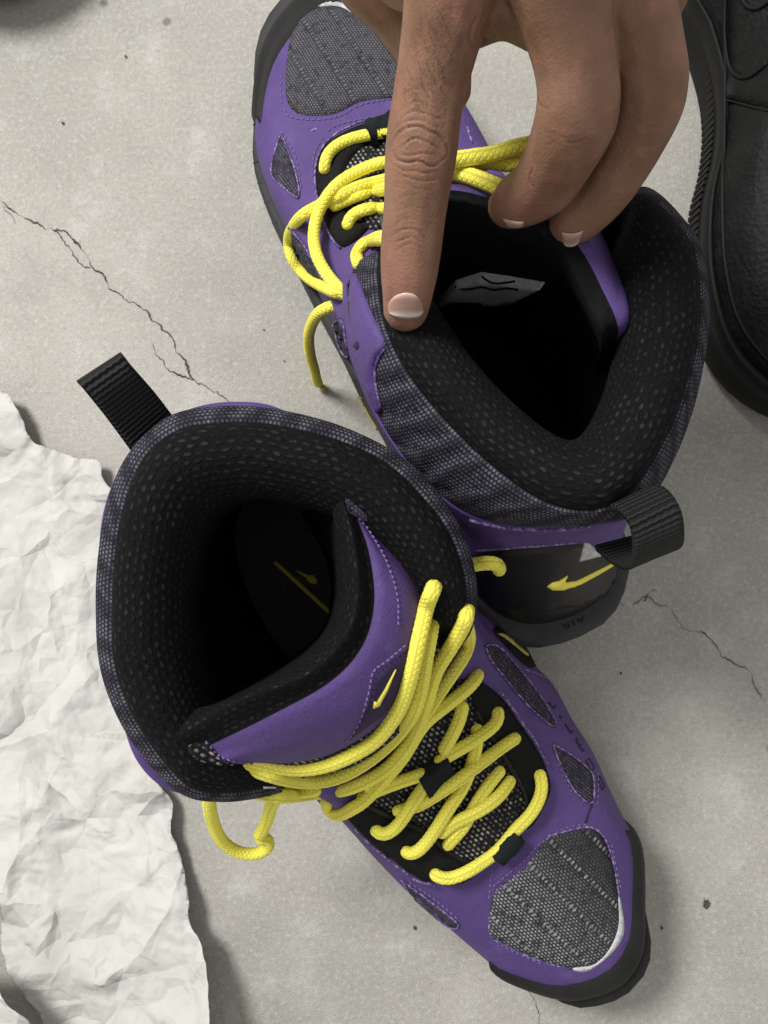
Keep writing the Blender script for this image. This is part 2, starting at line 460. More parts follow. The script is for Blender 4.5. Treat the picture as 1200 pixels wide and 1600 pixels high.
def stitches(tgt, lines, parent, gap=9.0, ln=5.5, r=0.00033, mat='thread'):
    V = []; F = []
    for pts in lines:
        P = np.asarray(pts, float); L = np.linalg.norm(np.diff(P, axis=0), axis=1).sum()
        C = cr(P, max(4, int(L / 2)))
        s = 0.0
        while s < L - ln:
            q = []
            for k in (0, 0.5, 1):
                i = (s + ln * k) / L * (len(C) - 1); j = int(min(i, len(C) - 2)); p = C[j] + (C[j + 1] - C[j]) * (i - j)
                loc, nor = tgt.hit(p[0], p[1]); q.append(np.array(loc + nor * (0.00035 if k == 0.5 else -0.0001)))
            v, f, uv = tube_mesh(np.array(q), r, 5, taper=False); k0 = len(V)
            V += v; F += [tuple(i + k0 for i in ff) for ff in f]
            s += gap * random.uniform(0.9, 1.1)
    o = mesh_obj('stitching', V, F, mat, parent); o['kind'] = 'stuff'
    return o
def text_panel(tgt, body, org, right, up, mat, parent, name='lettering', lift=0.0003):
    """flat lettering pressed on a curved skin: org/right/up in survey pixels for one em"""
    cu = bpy.data.curves.new('t', 'FONT'); cu.body = body; cu.size = 1.0; cu.space_character = 1.25; cu.resolution_u = 3
    to = bpy.data.objects.new('t', cu); COL.objects.link(to)
    dg = bpy.context.evaluated_depsgraph_get(); dg.update()
    me = bpy.data.meshes.new_from_object(to.evaluated_get(dg))
    V = []
    for v in me.vertices:
        u = org[0] + right[0] * v.co.x + up[0] * v.co.y; w = org[1] + right[1] * v.co.x + up[1] * v.co.y
        loc, nor = tgt.hit(u, w); V.append(loc + nor * lift)
    F = [tuple(p.vertices) for p in me.polygons]
    bpy.data.objects.remove(to); bpy.data.curves.remove(cu)
    return mesh_obj(name, V, F, mat, parent, smooth=False)

def ring_halves(P, ih, jf, n=44):
    """closed loop of points, heel index ih, front index jf -> 2n points starting at the heel, +y side first"""
    P = [tuple(p) for p in P]; k = len(P)
    a = [P[(ih + i) % k] for i in range((jf - ih) % k + 1)]
    b = [P[(jf + i) % k] for i in range((ih - jf) % k + 1)]
    full = cr(P, 600, True)
    def half(seg):
        i0 = np.argmin(((full - np.array(seg[0])) ** 2).sum(1)); i1 = np.argmin(((full - np.array(seg[-1])) ** 2).sum(1))
        if i1 <= i0: i1 += len(full)
        pts = full[np.arange(i0, i1 + 1) % len(full)]
        L = np.concatenate([[0], np.cumsum(np.linalg.norm(np.diff(pts, axis=0), axis=1))])
        s = np.linspace(0, L[-1], n + 1)
        return np.stack([np.interp(s, L, pts[:, j]) for j in range(3)], 1)
    A = half(a); Bq = half(b)
    return np.vstack([A[:-1], Bq[:-1]])

def shoe_body(parent, frame, base, levels, top, top_ih, top_jf, sole_z=0.024, n=44):
    """base: outline in the frame (metres, heel first, +y side, toe, -y side; toe index given by max x);
    levels: (xh, xf, sy, zh, zf, pow) rings; top: world loop at the collar"""
    B = np.array(base); it = int(np.argmax(B[:, 0])); Lx = B[:, 0].max()
    BR = ring_halves([(x, y, 0) for x, y in B], 0, it, n)
    rings = []
    for (xh, xf, sy, zh, zf, pw) in levels:
        u = BR[:, 0] / Lx
        X = xh + (xf - xh) * u; Z = zh + (zf - zh) * np.clip(u, 0, 1) ** pw
        # centre line of the outline drifts with the toe
        rings.append(np.stack([X, BR[:, 1] * sy, Z], 1))
    I = np.array(frame.I)
    TR = ring_halves([tuple(p) for p in top], top_ih, top_jf, n)
    TR = TR @ I[:3, :3].T + I[:3, 3]
    # ease the last rings towards the collar's own outline
    for k, w in ((-1, 0.62), (-2, 0.3), (-3, 0.1)):
        rings[k][:, 1] = rings[k][:, 1] * (1 - w) + TR[:, 1] * w
        rings[k][:, 0] = rings[k][:, 0] * (1 - w) + (TR[:, 0]) * w
    rings.append(TR)
    R = np.stack(rings)
    C = np.stack([cr(R[:, j], (len(rings) - 1) * 6 + 1) for j in range(2 * n)], 1)
    Mw = np.array(frame.M)
    W = C @ Mw[:3, :3].T + Mw[:3, 3]
    return W, BR

# ------------------------------------------------------------------ floor
def build_floor():
    n = 40; s = 1.5
    V = []; F = []
    g = np.linspace(-s, s, n)
    for y in g:
        for x in g: V.append((x, y, 0))
    o = mesh_obj('floor', V, grid_faces(n, n), 'concrete'); o['kind'] = 'structure'
    return o
floor = build_floor()
def crack(pts, w0, w1, seed, mat='crack'):
    r = np.random.default_rng(seed)
    P = cr([tuple(at(u, v, 0.0006)) for u, v in pts], 400)
    L = np.linalg.norm(np.diff(P, axis=0), axis=1).sum(); n = max(20, int(L / 0.0011)); P = cr([tuple(at(u, v, 0.0006)) for u, v in pts], n)
    T = np.gradient(P, axis=0); T /= np.linalg.norm(T, axis=1)[:, None]; N = np.stack([-T[:, 1], T[:, 0], 0 * T[:, 0]], 1)
    j = r.normal(0, 1, n); jj = np.convolve(j, np.ones(5) / 5, 'same') * 0.0011 + r.normal(0, 0.00022, n)
    k = np.convolve(r.random(n), np.ones(4) / 4, 'same'); w = 0.62 * (w0 + (w1 - w0) * np.linspace(0, 1, n)) * np.clip(k * 2.4 - 0.45, 0.12, 2.2)
    w[0] = w[-1] = 0.00003
    C = P + N * jj[:, None]
    V = np.vstack([C + N * w[:, None] / 2, C - N * w[:, None] / 2])
    F = [(i, i + 1, n + i + 1, n + i) for i in range(n - 1)]
    return mesh_obj('floor_crack', V, F, mat, floor, smooth=False)
crack([(0, 312), (20, 330), (50, 345), (80, 358), (95, 372), (112, 388), (115, 400), (128, 415), (142, 418)], 0.0013, 0.0007, 1)
crack([(82, 358), (100, 362), (120, 380), (135, 400), (146, 418), (165, 436), (170, 450), (185, 458), (200, 472), (215, 478), (230, 486), (240, 500), (255, 514), (270, 530), (276, 550), (290, 565), (302, 594)], 0.0013, 0.0016, 2)
crack([(238, 535), (250, 560), (272, 583), (300, 594), (325, 606), (340, 612), (362, 632)], 0.0006, 0.0013, 3)
crack([(0, 318), (10, 328), (25, 348)], 0.0005, 0.0003, 4)
crack([(940, 928), (960, 938), (978, 943)], 0.0008, 0.0004, 5)
crack([(990, 945), (1010, 935), (1030, 945), (1048, 955), (1062, 970), (1075, 985), (1100, 990), (1115, 1005), (1128, 1025), (1165, 1045), (1180, 1070), (1200, 1105)], 0.0007, 0.0008, 6)
crack([(1005, 940), (1015, 925), (1022, 918)], 0.0009, 0.0005, 7)
crack([(828, 1535), (832, 1560), (840, 1585), (843, 1600)], 0.0004, 0.0006, 8)
def chip(u, v, r, seed):
    q = np.random.default_rng(seed); n = 18; V = [at(u, v, 0.0007)]; c = V[0]
    for k in range(n):
        a = k / n * 2 * math.pi; rr = r * q.uniform(0.7, 1.2); V.append(Vector((c.x + math.cos(a) * rr * 0.8, c.y + math.sin(a) * rr, 0.0007)))
    mesh_obj('floor_chip', V, [(0, k + 1, (k + 1) % n + 1) for k in range(n)], 'crack', floor, smooth=False)
for (u, v, r, s) in ((1104, 1413, 0.0022, 1), (196, 88, 0.0008, 2), (98, 192, 0.0009, 3), (1034, 1450, 0.0008, 4), (412, 515, 0.0005, 5), (444, 564, 0.0005, 6), (648, 1450, 0.0010, 7), (970, 1052, 0.0007, 8)):
    chip(u, v, r, s)

# ------------------------------------------------------------------ shared shoe pieces
def collar(parent, tgt, O, band_bot, nc=150, over=0.0):
    """padded black collar roll, its inside wall and the knit band outside it; O and band_bot are survey points"""
    Ow = [at(*p) for p in O]; Bw = [at(*p) for p in band_bot]
    OR = cr(Ow, nc); BR = cr(Bw, nc)
    OR[:, :2] += (BR[:, :2] - OR[:, :2]) * over
    # inward direction: away from the band towards the foot opening
    cen = OR.mean(0)
    T = np.gradient(OR, axis=0); T[:, 2] = 0; T /= np.linalg.norm(T, axis=1)[:, None]
    N = np.stack([-T[:, 1], T[:, 0], 0 * T[:, 0]], 1)
    s = np.sign(((cen - OR) * N).sum(1).mean()); N *= s
    for _ in range(20): N[1:-1] = (N[:-2] + N[2:] + N[1:-1]) / 3
    Z = np.array([0, 0, 1.0])
    e = np.clip(np.minimum(np.arange(nc), nc - 1 - np.arange(nc)) / 9.0, 0.25, 1)[:, None]
    puck = 1 + 0.10 * np.sin(np.arange(nc) * 0.9)[:, None] * np.sin(np.arange(nc) * 0.37)[:, None]
    prof = [(-0.0006, -0.0035), (0.0010, 0.0022), (0.0052, 0.0062), (0.0112, 0.0056), (0.0168, -0.0012), (0.0188, -0.011), (0.0165, -0.027)]
    rows = [OR + N * (a * e) + Z * (b * e * puck) for a, b in prof]
    for i, it in enumerate((0, 0, 10, 50, 160, 260, 340)):
        for _ in range(it): rows[i][1:-1] = rows[i][1:-1] * 0.5 + (rows[i][:-2] + rows[i][2:]) * 0.25
    R = np.stack(rows); C = np.stack([cr(R[:, j], 37) for j in range(nc)], 1)
    f = grid_faces(C.shape[0], nc); o = mesh_obj('collar_lining', C.reshape(-1, 3), f, 'lining_knit', parent, uvs=grid_uv(C))
    tgt.add(C, f)
    # knit band
    b1 = BR; mid = (OR + BR) / 2 - N * 0.0022
    R = np.stack([OR + N * 0.0010 - Z * 0.001, OR - N * 0.0012 - Z * 0.0008, mid, b1 + N * 0.0004, b1 + N * 0.002 - Z * 0.004]); C2 = np.stack([cr(R[:, j], 17) for j in range(nc)], 1)
    f2 = grid_faces(C2.shape[0], nc); mesh_obj('collar_band', C2.reshape(-1, 3), f2, 'collar_knit', parent, uvs=grid_uv(C2))
    tgt.add(C2, f2)
    return OR, N, C
def outward(W, f):
    P = W.reshape(-1, 3); c = P.mean(0); t = 0.0
    for q in f[::7]:
        a, b, d = P[q[0]], P[q[1]], P[q[2]]; t += np.cross(b - a, d - a).dot((a + d) / 2 - c)
    return f if t > 0 else [q[::-1] for q in f]
def bumper(W, a, b, r0, r1, th, mat, parent, tgt, through, name='toe_bumper'):
    """rubber bumper wrapped round the toe: follows the upper's own skin from column a to b (survey points)"""
    px = topx(W[6]); n = W.shape[1]; near = lambda p: int(np.argmin(((px - np.array(p)) ** 2).sum(1)))
    ja, jb, jt = near(a), near(b), near(through)
    cols = [(ja + i) % n for i in range((jb - ja) % n + 1)]
    if jt not in cols: cols = [(jb + i) % n for i in range((ja - jb) % n + 1)]
    G = W[:, cols]; m = len(cols)
    G = np.stack([cr(G[i], m * 3) for i in range(G.shape[0])]); m = G.shape[1]
    du = np.gradient(G, axis=1); dv = np.gradient(G, axis=0); N = np.cross(du, dv); N /= np.linalg.norm(N, axis=2)[..., None] + 1e-12
    cen = W.mean((0, 1))
    if ((G - cen) * N).sum() < 0: N = -N
    t = np.arange(m) / (m - 1); e = np.clip(np.minimum(t, 1 - t) * 34, 0, 1); e = np.sqrt(1 - (1 - e) ** 2)
    rows = []
    for q in np.linspace(0, 1, 16):
        r = r0 + (r1 - r0) * q; i = int(min(r, G.shape[0] - 2)); f = r - i
        P = G[i] * (1 - f) + G[i + 1] * f; NN = N[i] * (1 - f) + N[i + 1] * f
        k = np.clip(min(q + 0.4, (1 - q)) * 7, 0, 1); k = math.sqrt(1 - (1 - k) ** 2)
        rows.append(P + NN * (th * (k * e)[:, None] - 0.0004))
    C = np.stack(rows); f = grid_faces(16, m); tgt.add(C, f)
    return mesh_obj(name, C.reshape(-1, 3), f, mat, parent)
def strip(name, left, right, mat, parent, th=0.0016, n=40, m=9):
    L = cr([at(*p) for p in left], n); R = cr([at(*p) for p in right], n)
    V = []; UV = []
    s = np.concatenate([[0], np.cumsum(np.linalg.norm(np.diff((L + R) / 2, axis=0), axis=1))]); w = np.linalg.norm(L - R, axis=1).mean()
    for i in range(n):
        for k in range(m):
            t = k / (m - 1); V.append(L[i] * (1 - t) + R[i] * t); UV.append((s[i], t * w))
    o = mesh_obj(name, V, grid_faces(n, m), mat, parent, uvs=UV); solid(o, th, 0); return o
def sole(frame, BR, Lx, side=0.97, heel_h=1.0, toe_h=1.0):
    """rubber sole: midsole wall and outsole; it rises and stands out at heel and toe"""
    n = len(BR); Mw = np.array(frame.M); u = BR[:, 0] / Lx
    h = np.clip((0.26 - u) / 0.20, 0, 1); t = np.clip((u - 0.86) / 0.12, 0, 1); h = h * h * (3 - 2 * h); t = t * t * (3 - 2 * t)
    rows = []
    for (k, z, out) in ((0.93, 0.0, -0.3), (0.985, 0.003, 0.6), (1.0, 0.008, 1.0), (1.0, 0.015, 1.0), (0.995, 0.021, 0.85), (0.975, 0.025, 0.5), (0.90, 0.0255, -0.6)):
        sc = k * (side + (1.0 - side) * np.maximum(h, t))
        ext = out * 0.0042
        X = BR[:, 0] + ext * t - ext * h * 0.9; Y = BR[:, 1] * sc + np.sign(BR[:, 1]) * ext * 0.35 * np.maximum(h, t)
        X = 0.5 * Lx + (X - 0.5 * Lx) * (1 + (k - 1) * 0.35)
        Z = z * (1 + heel_h * h + toe_h * 0.35 * t) + 0.006 * t
        rows.append(np.stack([X, Y, Z], 1))
    C = rowsub(np.stack(rows), 4)
    W = C @ Mw[:3, :3].T + Mw[:3, 3]
    f = grid_faces(C.shape[0], n, True); f.append(tuple(range(n))[::-1])
    return W, f

# ------------------------------------------------------------------ shoe in front (toe towards the lower right)
def loc_of(frame, u, v, z):
    p = frame.I @ at(u, v, z); return (p.x, p.y)

def build_near_shoe():
    toe = at(975, 1520, 0.02); hc = at(235, 690, 0.17); d = (toe - hc); d.z = 0; d.normalize()
    hb = hc - d * 0.012; fr = Frame((hb.x, hb.y, 0), math.atan2(d.y, d.x))
    e = root('high_top_shoe', fr, 'purple high-top shoe in front, empty, toe pointing to the lower right', 'shoe', 'pair of purple high-tops')
    T = Target()
    plus = [(800, 990, .03), (840, 1045, .04), (870, 1075, .04), (900, 1130, .04), (935, 1185, .04), (960, 1240, .04), (980, 1285, .035), (998, 1330, .03), (1002, 1420, .03), (995, 1475, .025)]
    tip = [(965, 1515, .022)]
    minus = [(915, 1535, .022), (870, 1535, .022), (800, 1515, .025), (765, 1495, .03), (700, 1452, .04), (640, 1398, .04), (590, 1345, .04), (540, 1295, .045), (490, 1255, .05)]
    base = [(0.000, 0.0), (0.006, 0.020), (0.025, 0.033), (0.055, 0.039), (0.09, 0.045)] + [loc_of(fr, *p) for p in plus + tip + minus] + [(0.09, -0.046), (0.055, -0.040), (0.025, -0.033), (0.006, -0.020)]
    Lx = max(x for x, y in base)
    O = [(690, 1015, .140), (716, 985, .150), (727, 945, .157), (721, 890, .162), (694, 826, .166), (650, 771, .169), (595, 721, .171), (518, 688, .174), (430, 668, .176), (364, 664, .178), (285, 676, .180), (232, 714, .180), (204, 775, .179), (187, 850, .177), (181, 950, .173), (184, 1035, .170), (210, 1112, .166), (255, 1182, .161), (300, 1228, .156), (350, 1237, .150), (400, 1232, .144), (440, 1222, .136)]
    Bt = [(698, 1022, .125), (728, 992, .138), (739, 945, .147), (735, 880, .152), (707, 806, .156), (662, 746, .159), (610, 706, .161), (522, 664, .164), (425, 640, .166), (335, 636, .168), (262, 652, .170), (200, 712, .170), (170, 780, .169), (154, 870, .167), (151, 950, .163), (160, 1050, .160), (198, 1142, .156), (255, 1212, .150), (298, 1240, .145), (350, 1245, .139), (402, 1239, .131), (445, 1230, .124)]
    # ---- upper skin
    front = [at(560, 1170, .112), at(640, 1110, .112)]
    top = [at(u, v, z) for u, v, z in Bt]           # right front end -> heel -> left front end
    loop = top[::-1]                                  # left front -> heel -> right front
    ih = min(range(len(loop)), key=lambda i: (fr.I @ loop[i]).x)
    loop = loop[ih:] + front[::-1] + loop[:ih]
    jf = loop.index(front[0])
    levels = [(0.004, Lx - 0.010, 0.97, 0.018, 0.016, 1), (0.001, Lx - 0.004, 1.0, 0.040, 0.034, 1), (0.002, Lx - 0.012, 0.955, 0.058, 0.048, 1),
              (0.006, Lx - 0.042, 0.89, 0.080, 0.059, 1.2), (0.009, Lx - 0.080, 0.83, 0.102, 0.071, 1.4), (0.011, Lx - 0.115, 0.86, 0.125, 0.088, 1.4), (0.011, Lx - 0.145, 0.95, 0.148, 0.105, 1.3)]
    W, BR = shoe_body(e, fr, base, levels, loop, 0, jf)
    f = grid_faces(W.shape[0], W.shape[1], True)
    f = outward(W, f); up = mesh_obj('upper', W.reshape(-1, 3), f, 'leather', e); T.add(W, f)
    up.data.materials.append(MT['inner']); q = solid(up, 0.0018, -1).modifiers[0]; q.material_offset = 1; q.material_offset_rim = 0
    Ws, fs = sole(fr, BR, Lx, 0.95, 0.8, 1.0); mesh_obj('sole', Ws.reshape(-1, 3), fs, 'rubber', e); T.add(Ws, fs)
    ORr, N, CL = collar(e, T, O, Bt, over=0.14)
    for pts, r in (([(258, 664, .158), (300, 646, .157), (350, 638, .156), (410, 638, .155), (455, 648, .154)], 0.0019), ([(210, 706, .160), (180, 768, .158), (164, 835, .156), (160, 890, .154)], 0.0017), ([(196, 1132, .148), (228, 1184, .144), (262, 1220, .140), (300, 1240, .136)], 0.0028)):
        V, F, UV = tube_mesh(cr([at(*p) for p in pts], 40), r, 10, rfun=lambda t: max(0.12, math.sin(math.pi * t) ** 0.6), taper=False); mesh_obj('collar_piping', V, F, 'leather', e)
    # ---- inside wall and insole
    inn = CL[-1]
    lw = lambda x, y, z: fr.w(x, y, z)
    insole_loop = [lw(0.016 + 0.062 * (1 - math.cos(a)), 0.031 * math.sin(a), 0.036) for a in np.linspace(0, 2 * math.pi, 25)[:-1]]
    rows_top = cr(list(inn) + [tuple(at(560, 1100, .10)), tuple(at(620, 1040, .10))], 88, True)
    I0 = cr(insole_loop, 88, True)
    # match start points
    k = int(np.argmin(((rows_top[:, :2] - I0[0, :2]) ** 2).sum(1))); rows_top = np.roll(rows_top, -k, 0)
    if ((rows_top[10, :2] - I0[10, :2]) ** 2).sum() > ((rows_top[-10, :2] - I0[10, :2]) ** 2).sum(): rows_top = np.roll(rows_top[::-1], 1, 0)
    mid = rows_top * 0.5 + I0 * 0.5
    wall = np.stack([rows_top, rows_top * 0.8 + I0 * 0.2, mid, I0 * 0.85 + rows_top * 0.15 + np.array([0, 0, 0]), I0])
    C = np.stack([cr(wall[:, j], 21) for j in range(88)], 1); fw = grid_faces(21, 88, True)
    mesh_obj('inner_lining', C.reshape(-1, 3), fw, 'inner', e)
    TI = Target(); Vi = list(I0); ci = I0.mean(0)
    Vi = np.vstack([I0, ci[None]]); Fi = [(i, (i + 1) % 88, 88) for i in range(88)]
    insole = mesh_obj('insole', Vi, Fi, 'grey_insole' if 'grey_insole' in MT else 'loop_cloth', e); TI.add(Vi, Fi)
    def pr(poly, mat, nm): panel(nm, TI, poly, 0.0004, mat, insole, res=6, smooth=False, lift=0.0006)
    pr([(427, 880), (431, 876), (542, 977), (538, 982)], 'yellow_print', 'printed_line')
    pr([(462, 892), (468, 892), (482, 899), (491, 899), (496, 907), (494, 913), (484, 911), (478, 903)], 'yellow_print', 'printed_logo')
    text_panel(TI, 'AIR', (519, 982), (-24, -22), (12, -14), 'grey_print', insole, 'printed_lettering', 0.001)
    # ---- tongue
    rows = [
        [(470, 800, .085), (510, 880, .085), (515, 950, .085), (490, 1000, .085), (430, 1040, .085), (350, 1080, .085), (310, 1110, .085)],
        [(512, 790, .155), (528, 870, .155), (530, 942, .155), (505, 998, .155), (442, 1050, .155), (356, 1092, .155), (298, 1108, .148)],
        [(516, 782, .168), (534, 862, .170), (538, 938, .171), (516, 996, .171), (452, 1050, .171), (360, 1092, .169), (284, 1116, .160)],
        [(533, 774, .174), (552, 850, .178), (558, 934, .179), (538, 996, .179), (478, 1054, .179), (376, 1094, .179), (276, 1150, .168)],
        [(547, 785, .170), (568, 858, .173), (575, 938, .174), (557, 1005, .174), (505, 1062, .174), (406, 1114, .173), (293, 1172, .162)],
        [(556, 800, .169), (592, 868, .172), (605, 945, .173), (585, 1018, .173), (530, 1078, .173), (436, 1134, .171), (322, 1182, .160)],
        [(568, 810, .162), (628, 885, .165), (645, 955, .166), (622, 1040, .166), (565, 1105, .166), (470, 1158, .164), (352, 1190, .160)],
        [(580, 815, .150), (655, 890, .150), (680, 955, .150), (658, 1055, .150), (598, 1128, .150), (500, 1184, .150), (365, 1197, .148)],
        [(590, 825, .132), (670, 905, .132), (700, 965, .132), (680, 1070, .133), (622, 1148, .133), (530, 1205, .133), (390, 1205, .130)],
    ]
    RW = [[at(*p) for p in r] for r in rows]
    R = np.stack([cr(r, 70) for r in RW]); C = rowsub(R, 8); cut = 35   # split: padded black edge / purple face
    CA = C[:cut + 1]; CBt = C[cut:57]; CCt = C[56:]
    tongue = mesh_obj('tongue', CBt.reshape(-1, 3), grid_faces(CBt.shape[0], 70), 'leather', e, uvs=grid_uv(CBt)); T.add(CBt, grid_faces(CBt.shape[0], 70))
    mesh_obj('tongue_padding', CA.reshape(-1, 3), grid_faces(CA.shape[0], 70), 'lining_knit', tongue, uvs=grid_uv(CA)); T.add(CA, grid_faces(CA.shape[0], 70))
    mesh_obj('tongue_mesh', CCt.reshape(-1, 3), grid_faces(CCt.shape[0], 70), 'tongue_knit', tongue, uvs=grid_uv(CCt)); T.add(CCt, grid_faces(CCt.shape[0], 70))
    panel('tongue_corner', T, [(540, 778), (552, 786), (574, 808), (570, 815), (556, 808), (545, 800)], 0.0006, 'window_knit', tongue, res=5)
    panel('tongue_corner', T, [(293, 1166), (312, 1160), (328, 1164), (348, 1184), (365, 1196), (330, 1194), (303, 1184)], 0.0006, 'tongue_knit', tongue, res=5)
    panel('tongue_label', T, [(655, 1000), (648, 1045), (628, 1085), (595, 1120), (548, 1155), (575, 1105), (585, 1062), (608, 1038)], 0.0005, 'deboss', tongue, res=7, smooth=False)
    panel('tongue_logo', T, [(581, 1104), (583, 1094), (587, 1095), (600, 1074), (616, 1044), (603, 1076), (590, 1100)], 0.0003, 'yellow_print', tongue, res=4, smooth=False, lift=0.0008)
    # ---- throat
    panel('tongue_throat', T, [(560, 1252), (600, 1205), (650, 1150), (690, 1090), (722, 1060), (750, 1095), (778, 1155), (803, 1200), (824, 1245), (820, 1285), (785, 1328), (740, 1350), (690, 1325), (640, 1290)], 0.0008, 'tongue_knit', e, res=11, add=True, dome=0.002)
    for poly in ([(745, 1062), (773, 1083), (790, 1102), (813, 1136), (837, 1171), (850, 1197), (858, 1230), (848, 1258), (828, 1290), (812, 1288), (824, 1256), (816, 1232), (797, 1200), (773, 1160), (744, 1112), (735, 1080)],
                 [(540, 1262), (565, 1253), (613, 1277), (667, 1301), (693, 1328), (731, 1348), (752, 1352), (728, 1374), (700, 1380), (675, 1374), (656, 1369), (627, 1349), (587, 1317), (556, 1287)]):
        panel('eyestay', T, poly, 0.0030, 'black_nubuck', e, res=8, add=True)
    for pts in ([(740, 1108), (773, 1162), (797, 1202), (816, 1234), (824, 1262)], [(565, 1256), (613, 1279), (667, 1303), (693, 1330), (735, 1350)]):
        seam(T, pts, e, 0.0011, 'rubber', 'eyestay_cord', lift=0.0008)
    # ---- toe pieces
    VAMP = [(856, 1309), (890, 1300), (922, 1295), (941, 1309), (955, 1347), (965, 1406), (967, 1456), (941, 1497), (895, 1511), (840, 1497), (790, 1474), (767, 1460), (765, 1433), (774, 1392), (802, 1369), (825, 1349), (842, 1326)]
    panel('toe_mesh', T, VAMP, 0.0012, 'vamp_knit', e, res=10, add=True)
    panel('toe_trim', T, [(966, 1400), (970, 1408), (975, 1452), (964, 1479), (940, 1503), (913, 1518), (893, 1513), (924, 1508), (944, 1494), (960, 1468), (967, 1440)], 0.0006, 'white_rubber', e, res=5)
    bumper(W, (985, 1288), (762, 1497), 0.5, 8.6, 0.0026, 'rubber', e, T, (960, 1520))
    seam(T, [(856, 1307), (890, 1297), (923, 1292), (944, 1308), (958, 1347), (968, 1406)], e, 0.0005, 'edge')
    seam(T, [(765, 1433), (766, 1462), (790, 1477), (840, 1500), (893, 1514)], e, 0.0005, 'edge')
    # windows
    for poly in ([(863, 1163), (883, 1174), (923, 1206), (927, 1235), (925, 1258), (912, 1250), (894, 1231), (875, 1196)],
                 [(757, 1010), (768, 1006), (785, 1016), (810, 1045), (836, 1078), (862, 1118), (868, 1138), (850, 1126), (820, 1098), (790, 1062), (765, 1030)],
                 [(628, 1374), (642, 1384), (682, 1414), (720, 1446), (704, 1449), (678, 1434), (650, 1406)]):
        panel('side_mesh', T, poly, 0.0005, 'window_knit', e, res=6)
        seam(T, poly + poly[:1], e, 0.00042, 'edge', lift=0.0004)
    seam(T, [(775, 1083), (790, 1100), (813, 1134), (838, 1169), (852, 1198)], e, 0.0005, 'edge', lift=0.0016)
    seam(T, [(556, 1289), (587, 1319), (627, 1352), (656, 1372), (680, 1378)], e, 0.0005, 'edge', lift=0.0016)
    seam(T, [(925, 1258), (920, 1268), (915, 1285)], e, 0.0005, 'deboss')
    seam(T, [(820, 1046), (832, 1050), (848, 1056), (866, 1070)], e, 0.0005, 'edge')
    stitches(T, [[(770, 1385), (798, 1362), (822, 1341), (846, 1316), (885, 1293), (925, 1287)], [(764, 1405), (766, 1380), (768, 1350), (758, 1338)], [(774, 1395), (803, 1374), (828, 1353)],
                 [(893, 1238), (880, 1212), (868, 1185)], [(934, 1205), (934, 1240), (932, 1262)], [(640, 1378), (680, 1405), (716, 1436)], [(775, 1470), (800, 1485), (850, 1507)], [(955, 1320), (970, 1390)],
                 [(562, 808), (600, 870), (620, 930), (622, 985)], [(322, 1158), (350, 1184), (400, 1193)]], e)
    stitches(T, [[(540, 1160), (560, 1130), (575, 1085), (583, 1050), (605, 1032), (636, 1005)]], e)
    # debossed marks along the inner side
    def mark(c, strokes):
        c = (c[0] - 8, c[1] + 4)
        for (x0, y0, x1, y1) in strokes:
            a = np.array([c[0] + x0, c[1] + y0]); b = np.array([c[0] + x1, c[1] + y1]); q = b - a; q = np.array([-q[1], q[0]]) / np.linalg.norm(q) * 1.6
            panel('debossed_mark', T, [tuple(a + q), tuple(b + q), tuple(b - q), tuple(a - q)], 0.0002, 'deboss', e, res=4, smooth=False)
    mark((870, 1101), [(-5, -8, 3, 3), (3, 3, 6, -3)]); mark((883, 1117), [(-1, -3, 2, 2)]); mark((896, 1136), [(-5, -8, 4, 6), (4, 6, 7, 2)])
    mark((914, 1162), [(-6, -9, 4, 8), (4, 8, 7, 5), (-1, 0, 2, -3), (-6, -9, -3, -12)])
    mark((930, 1190), [(-7, -5, 2, 11), (2, 11, 7, 6), (7, 6, -2, -9), (-2, -9, -7, -5)]); mark((947, 1220), [(-6, -8, 2, 10), (2, 10, 6, 6), (6, 6, -2, -11), (-2, -11, -6, -8)])
    # arch plate: black piece with yellow mark, low on the inner side
    panel('arch_panel', T, [(770, 985), (790, 980), (838, 1012), (840, 1034), (832, 1044), (815, 1036), (790, 1010)], 0.001, 'black_nubuck', e, res=6, add=True)
    panel('arch_logo', T, [(778, 990), (790, 991), (810, 1006), (826, 1022), (823, 1024), (806, 1010), (788, 996)], 0.0006, 'dull_yellow', e, res=5)
    # heel loop
    strip('pull_tab', [(215, 712, .168), (180, 664, .178), (145, 618, .188), (124, 601, .190), (128, 604, .183), (165, 650, .172), (205, 705, .160)],
          [(274, 655, .168), (243, 615, .178), (207, 574, .188), (192, 556, .190), (196, 560, .183), (230, 605, .172), (265, 650, .160)], 'webbing', e, 0.0016, 60, 11)
    # ---- lace keeper loops
    panel('lace_keeper', T, [(648, 1205), (691, 1171), (703, 1196), (667, 1237)], 0.0008, 'loop_cloth', e, res=6, smooth=False, lift=0.0052)
    panel('lace_keeper', T, [(764, 1328), (797, 1292), (813, 1305), (781, 1342)], 0.0008, 'loop_cloth', e, res=6, smooth=False, lift=0.0050)
    # ---- laces
    h = 0.003
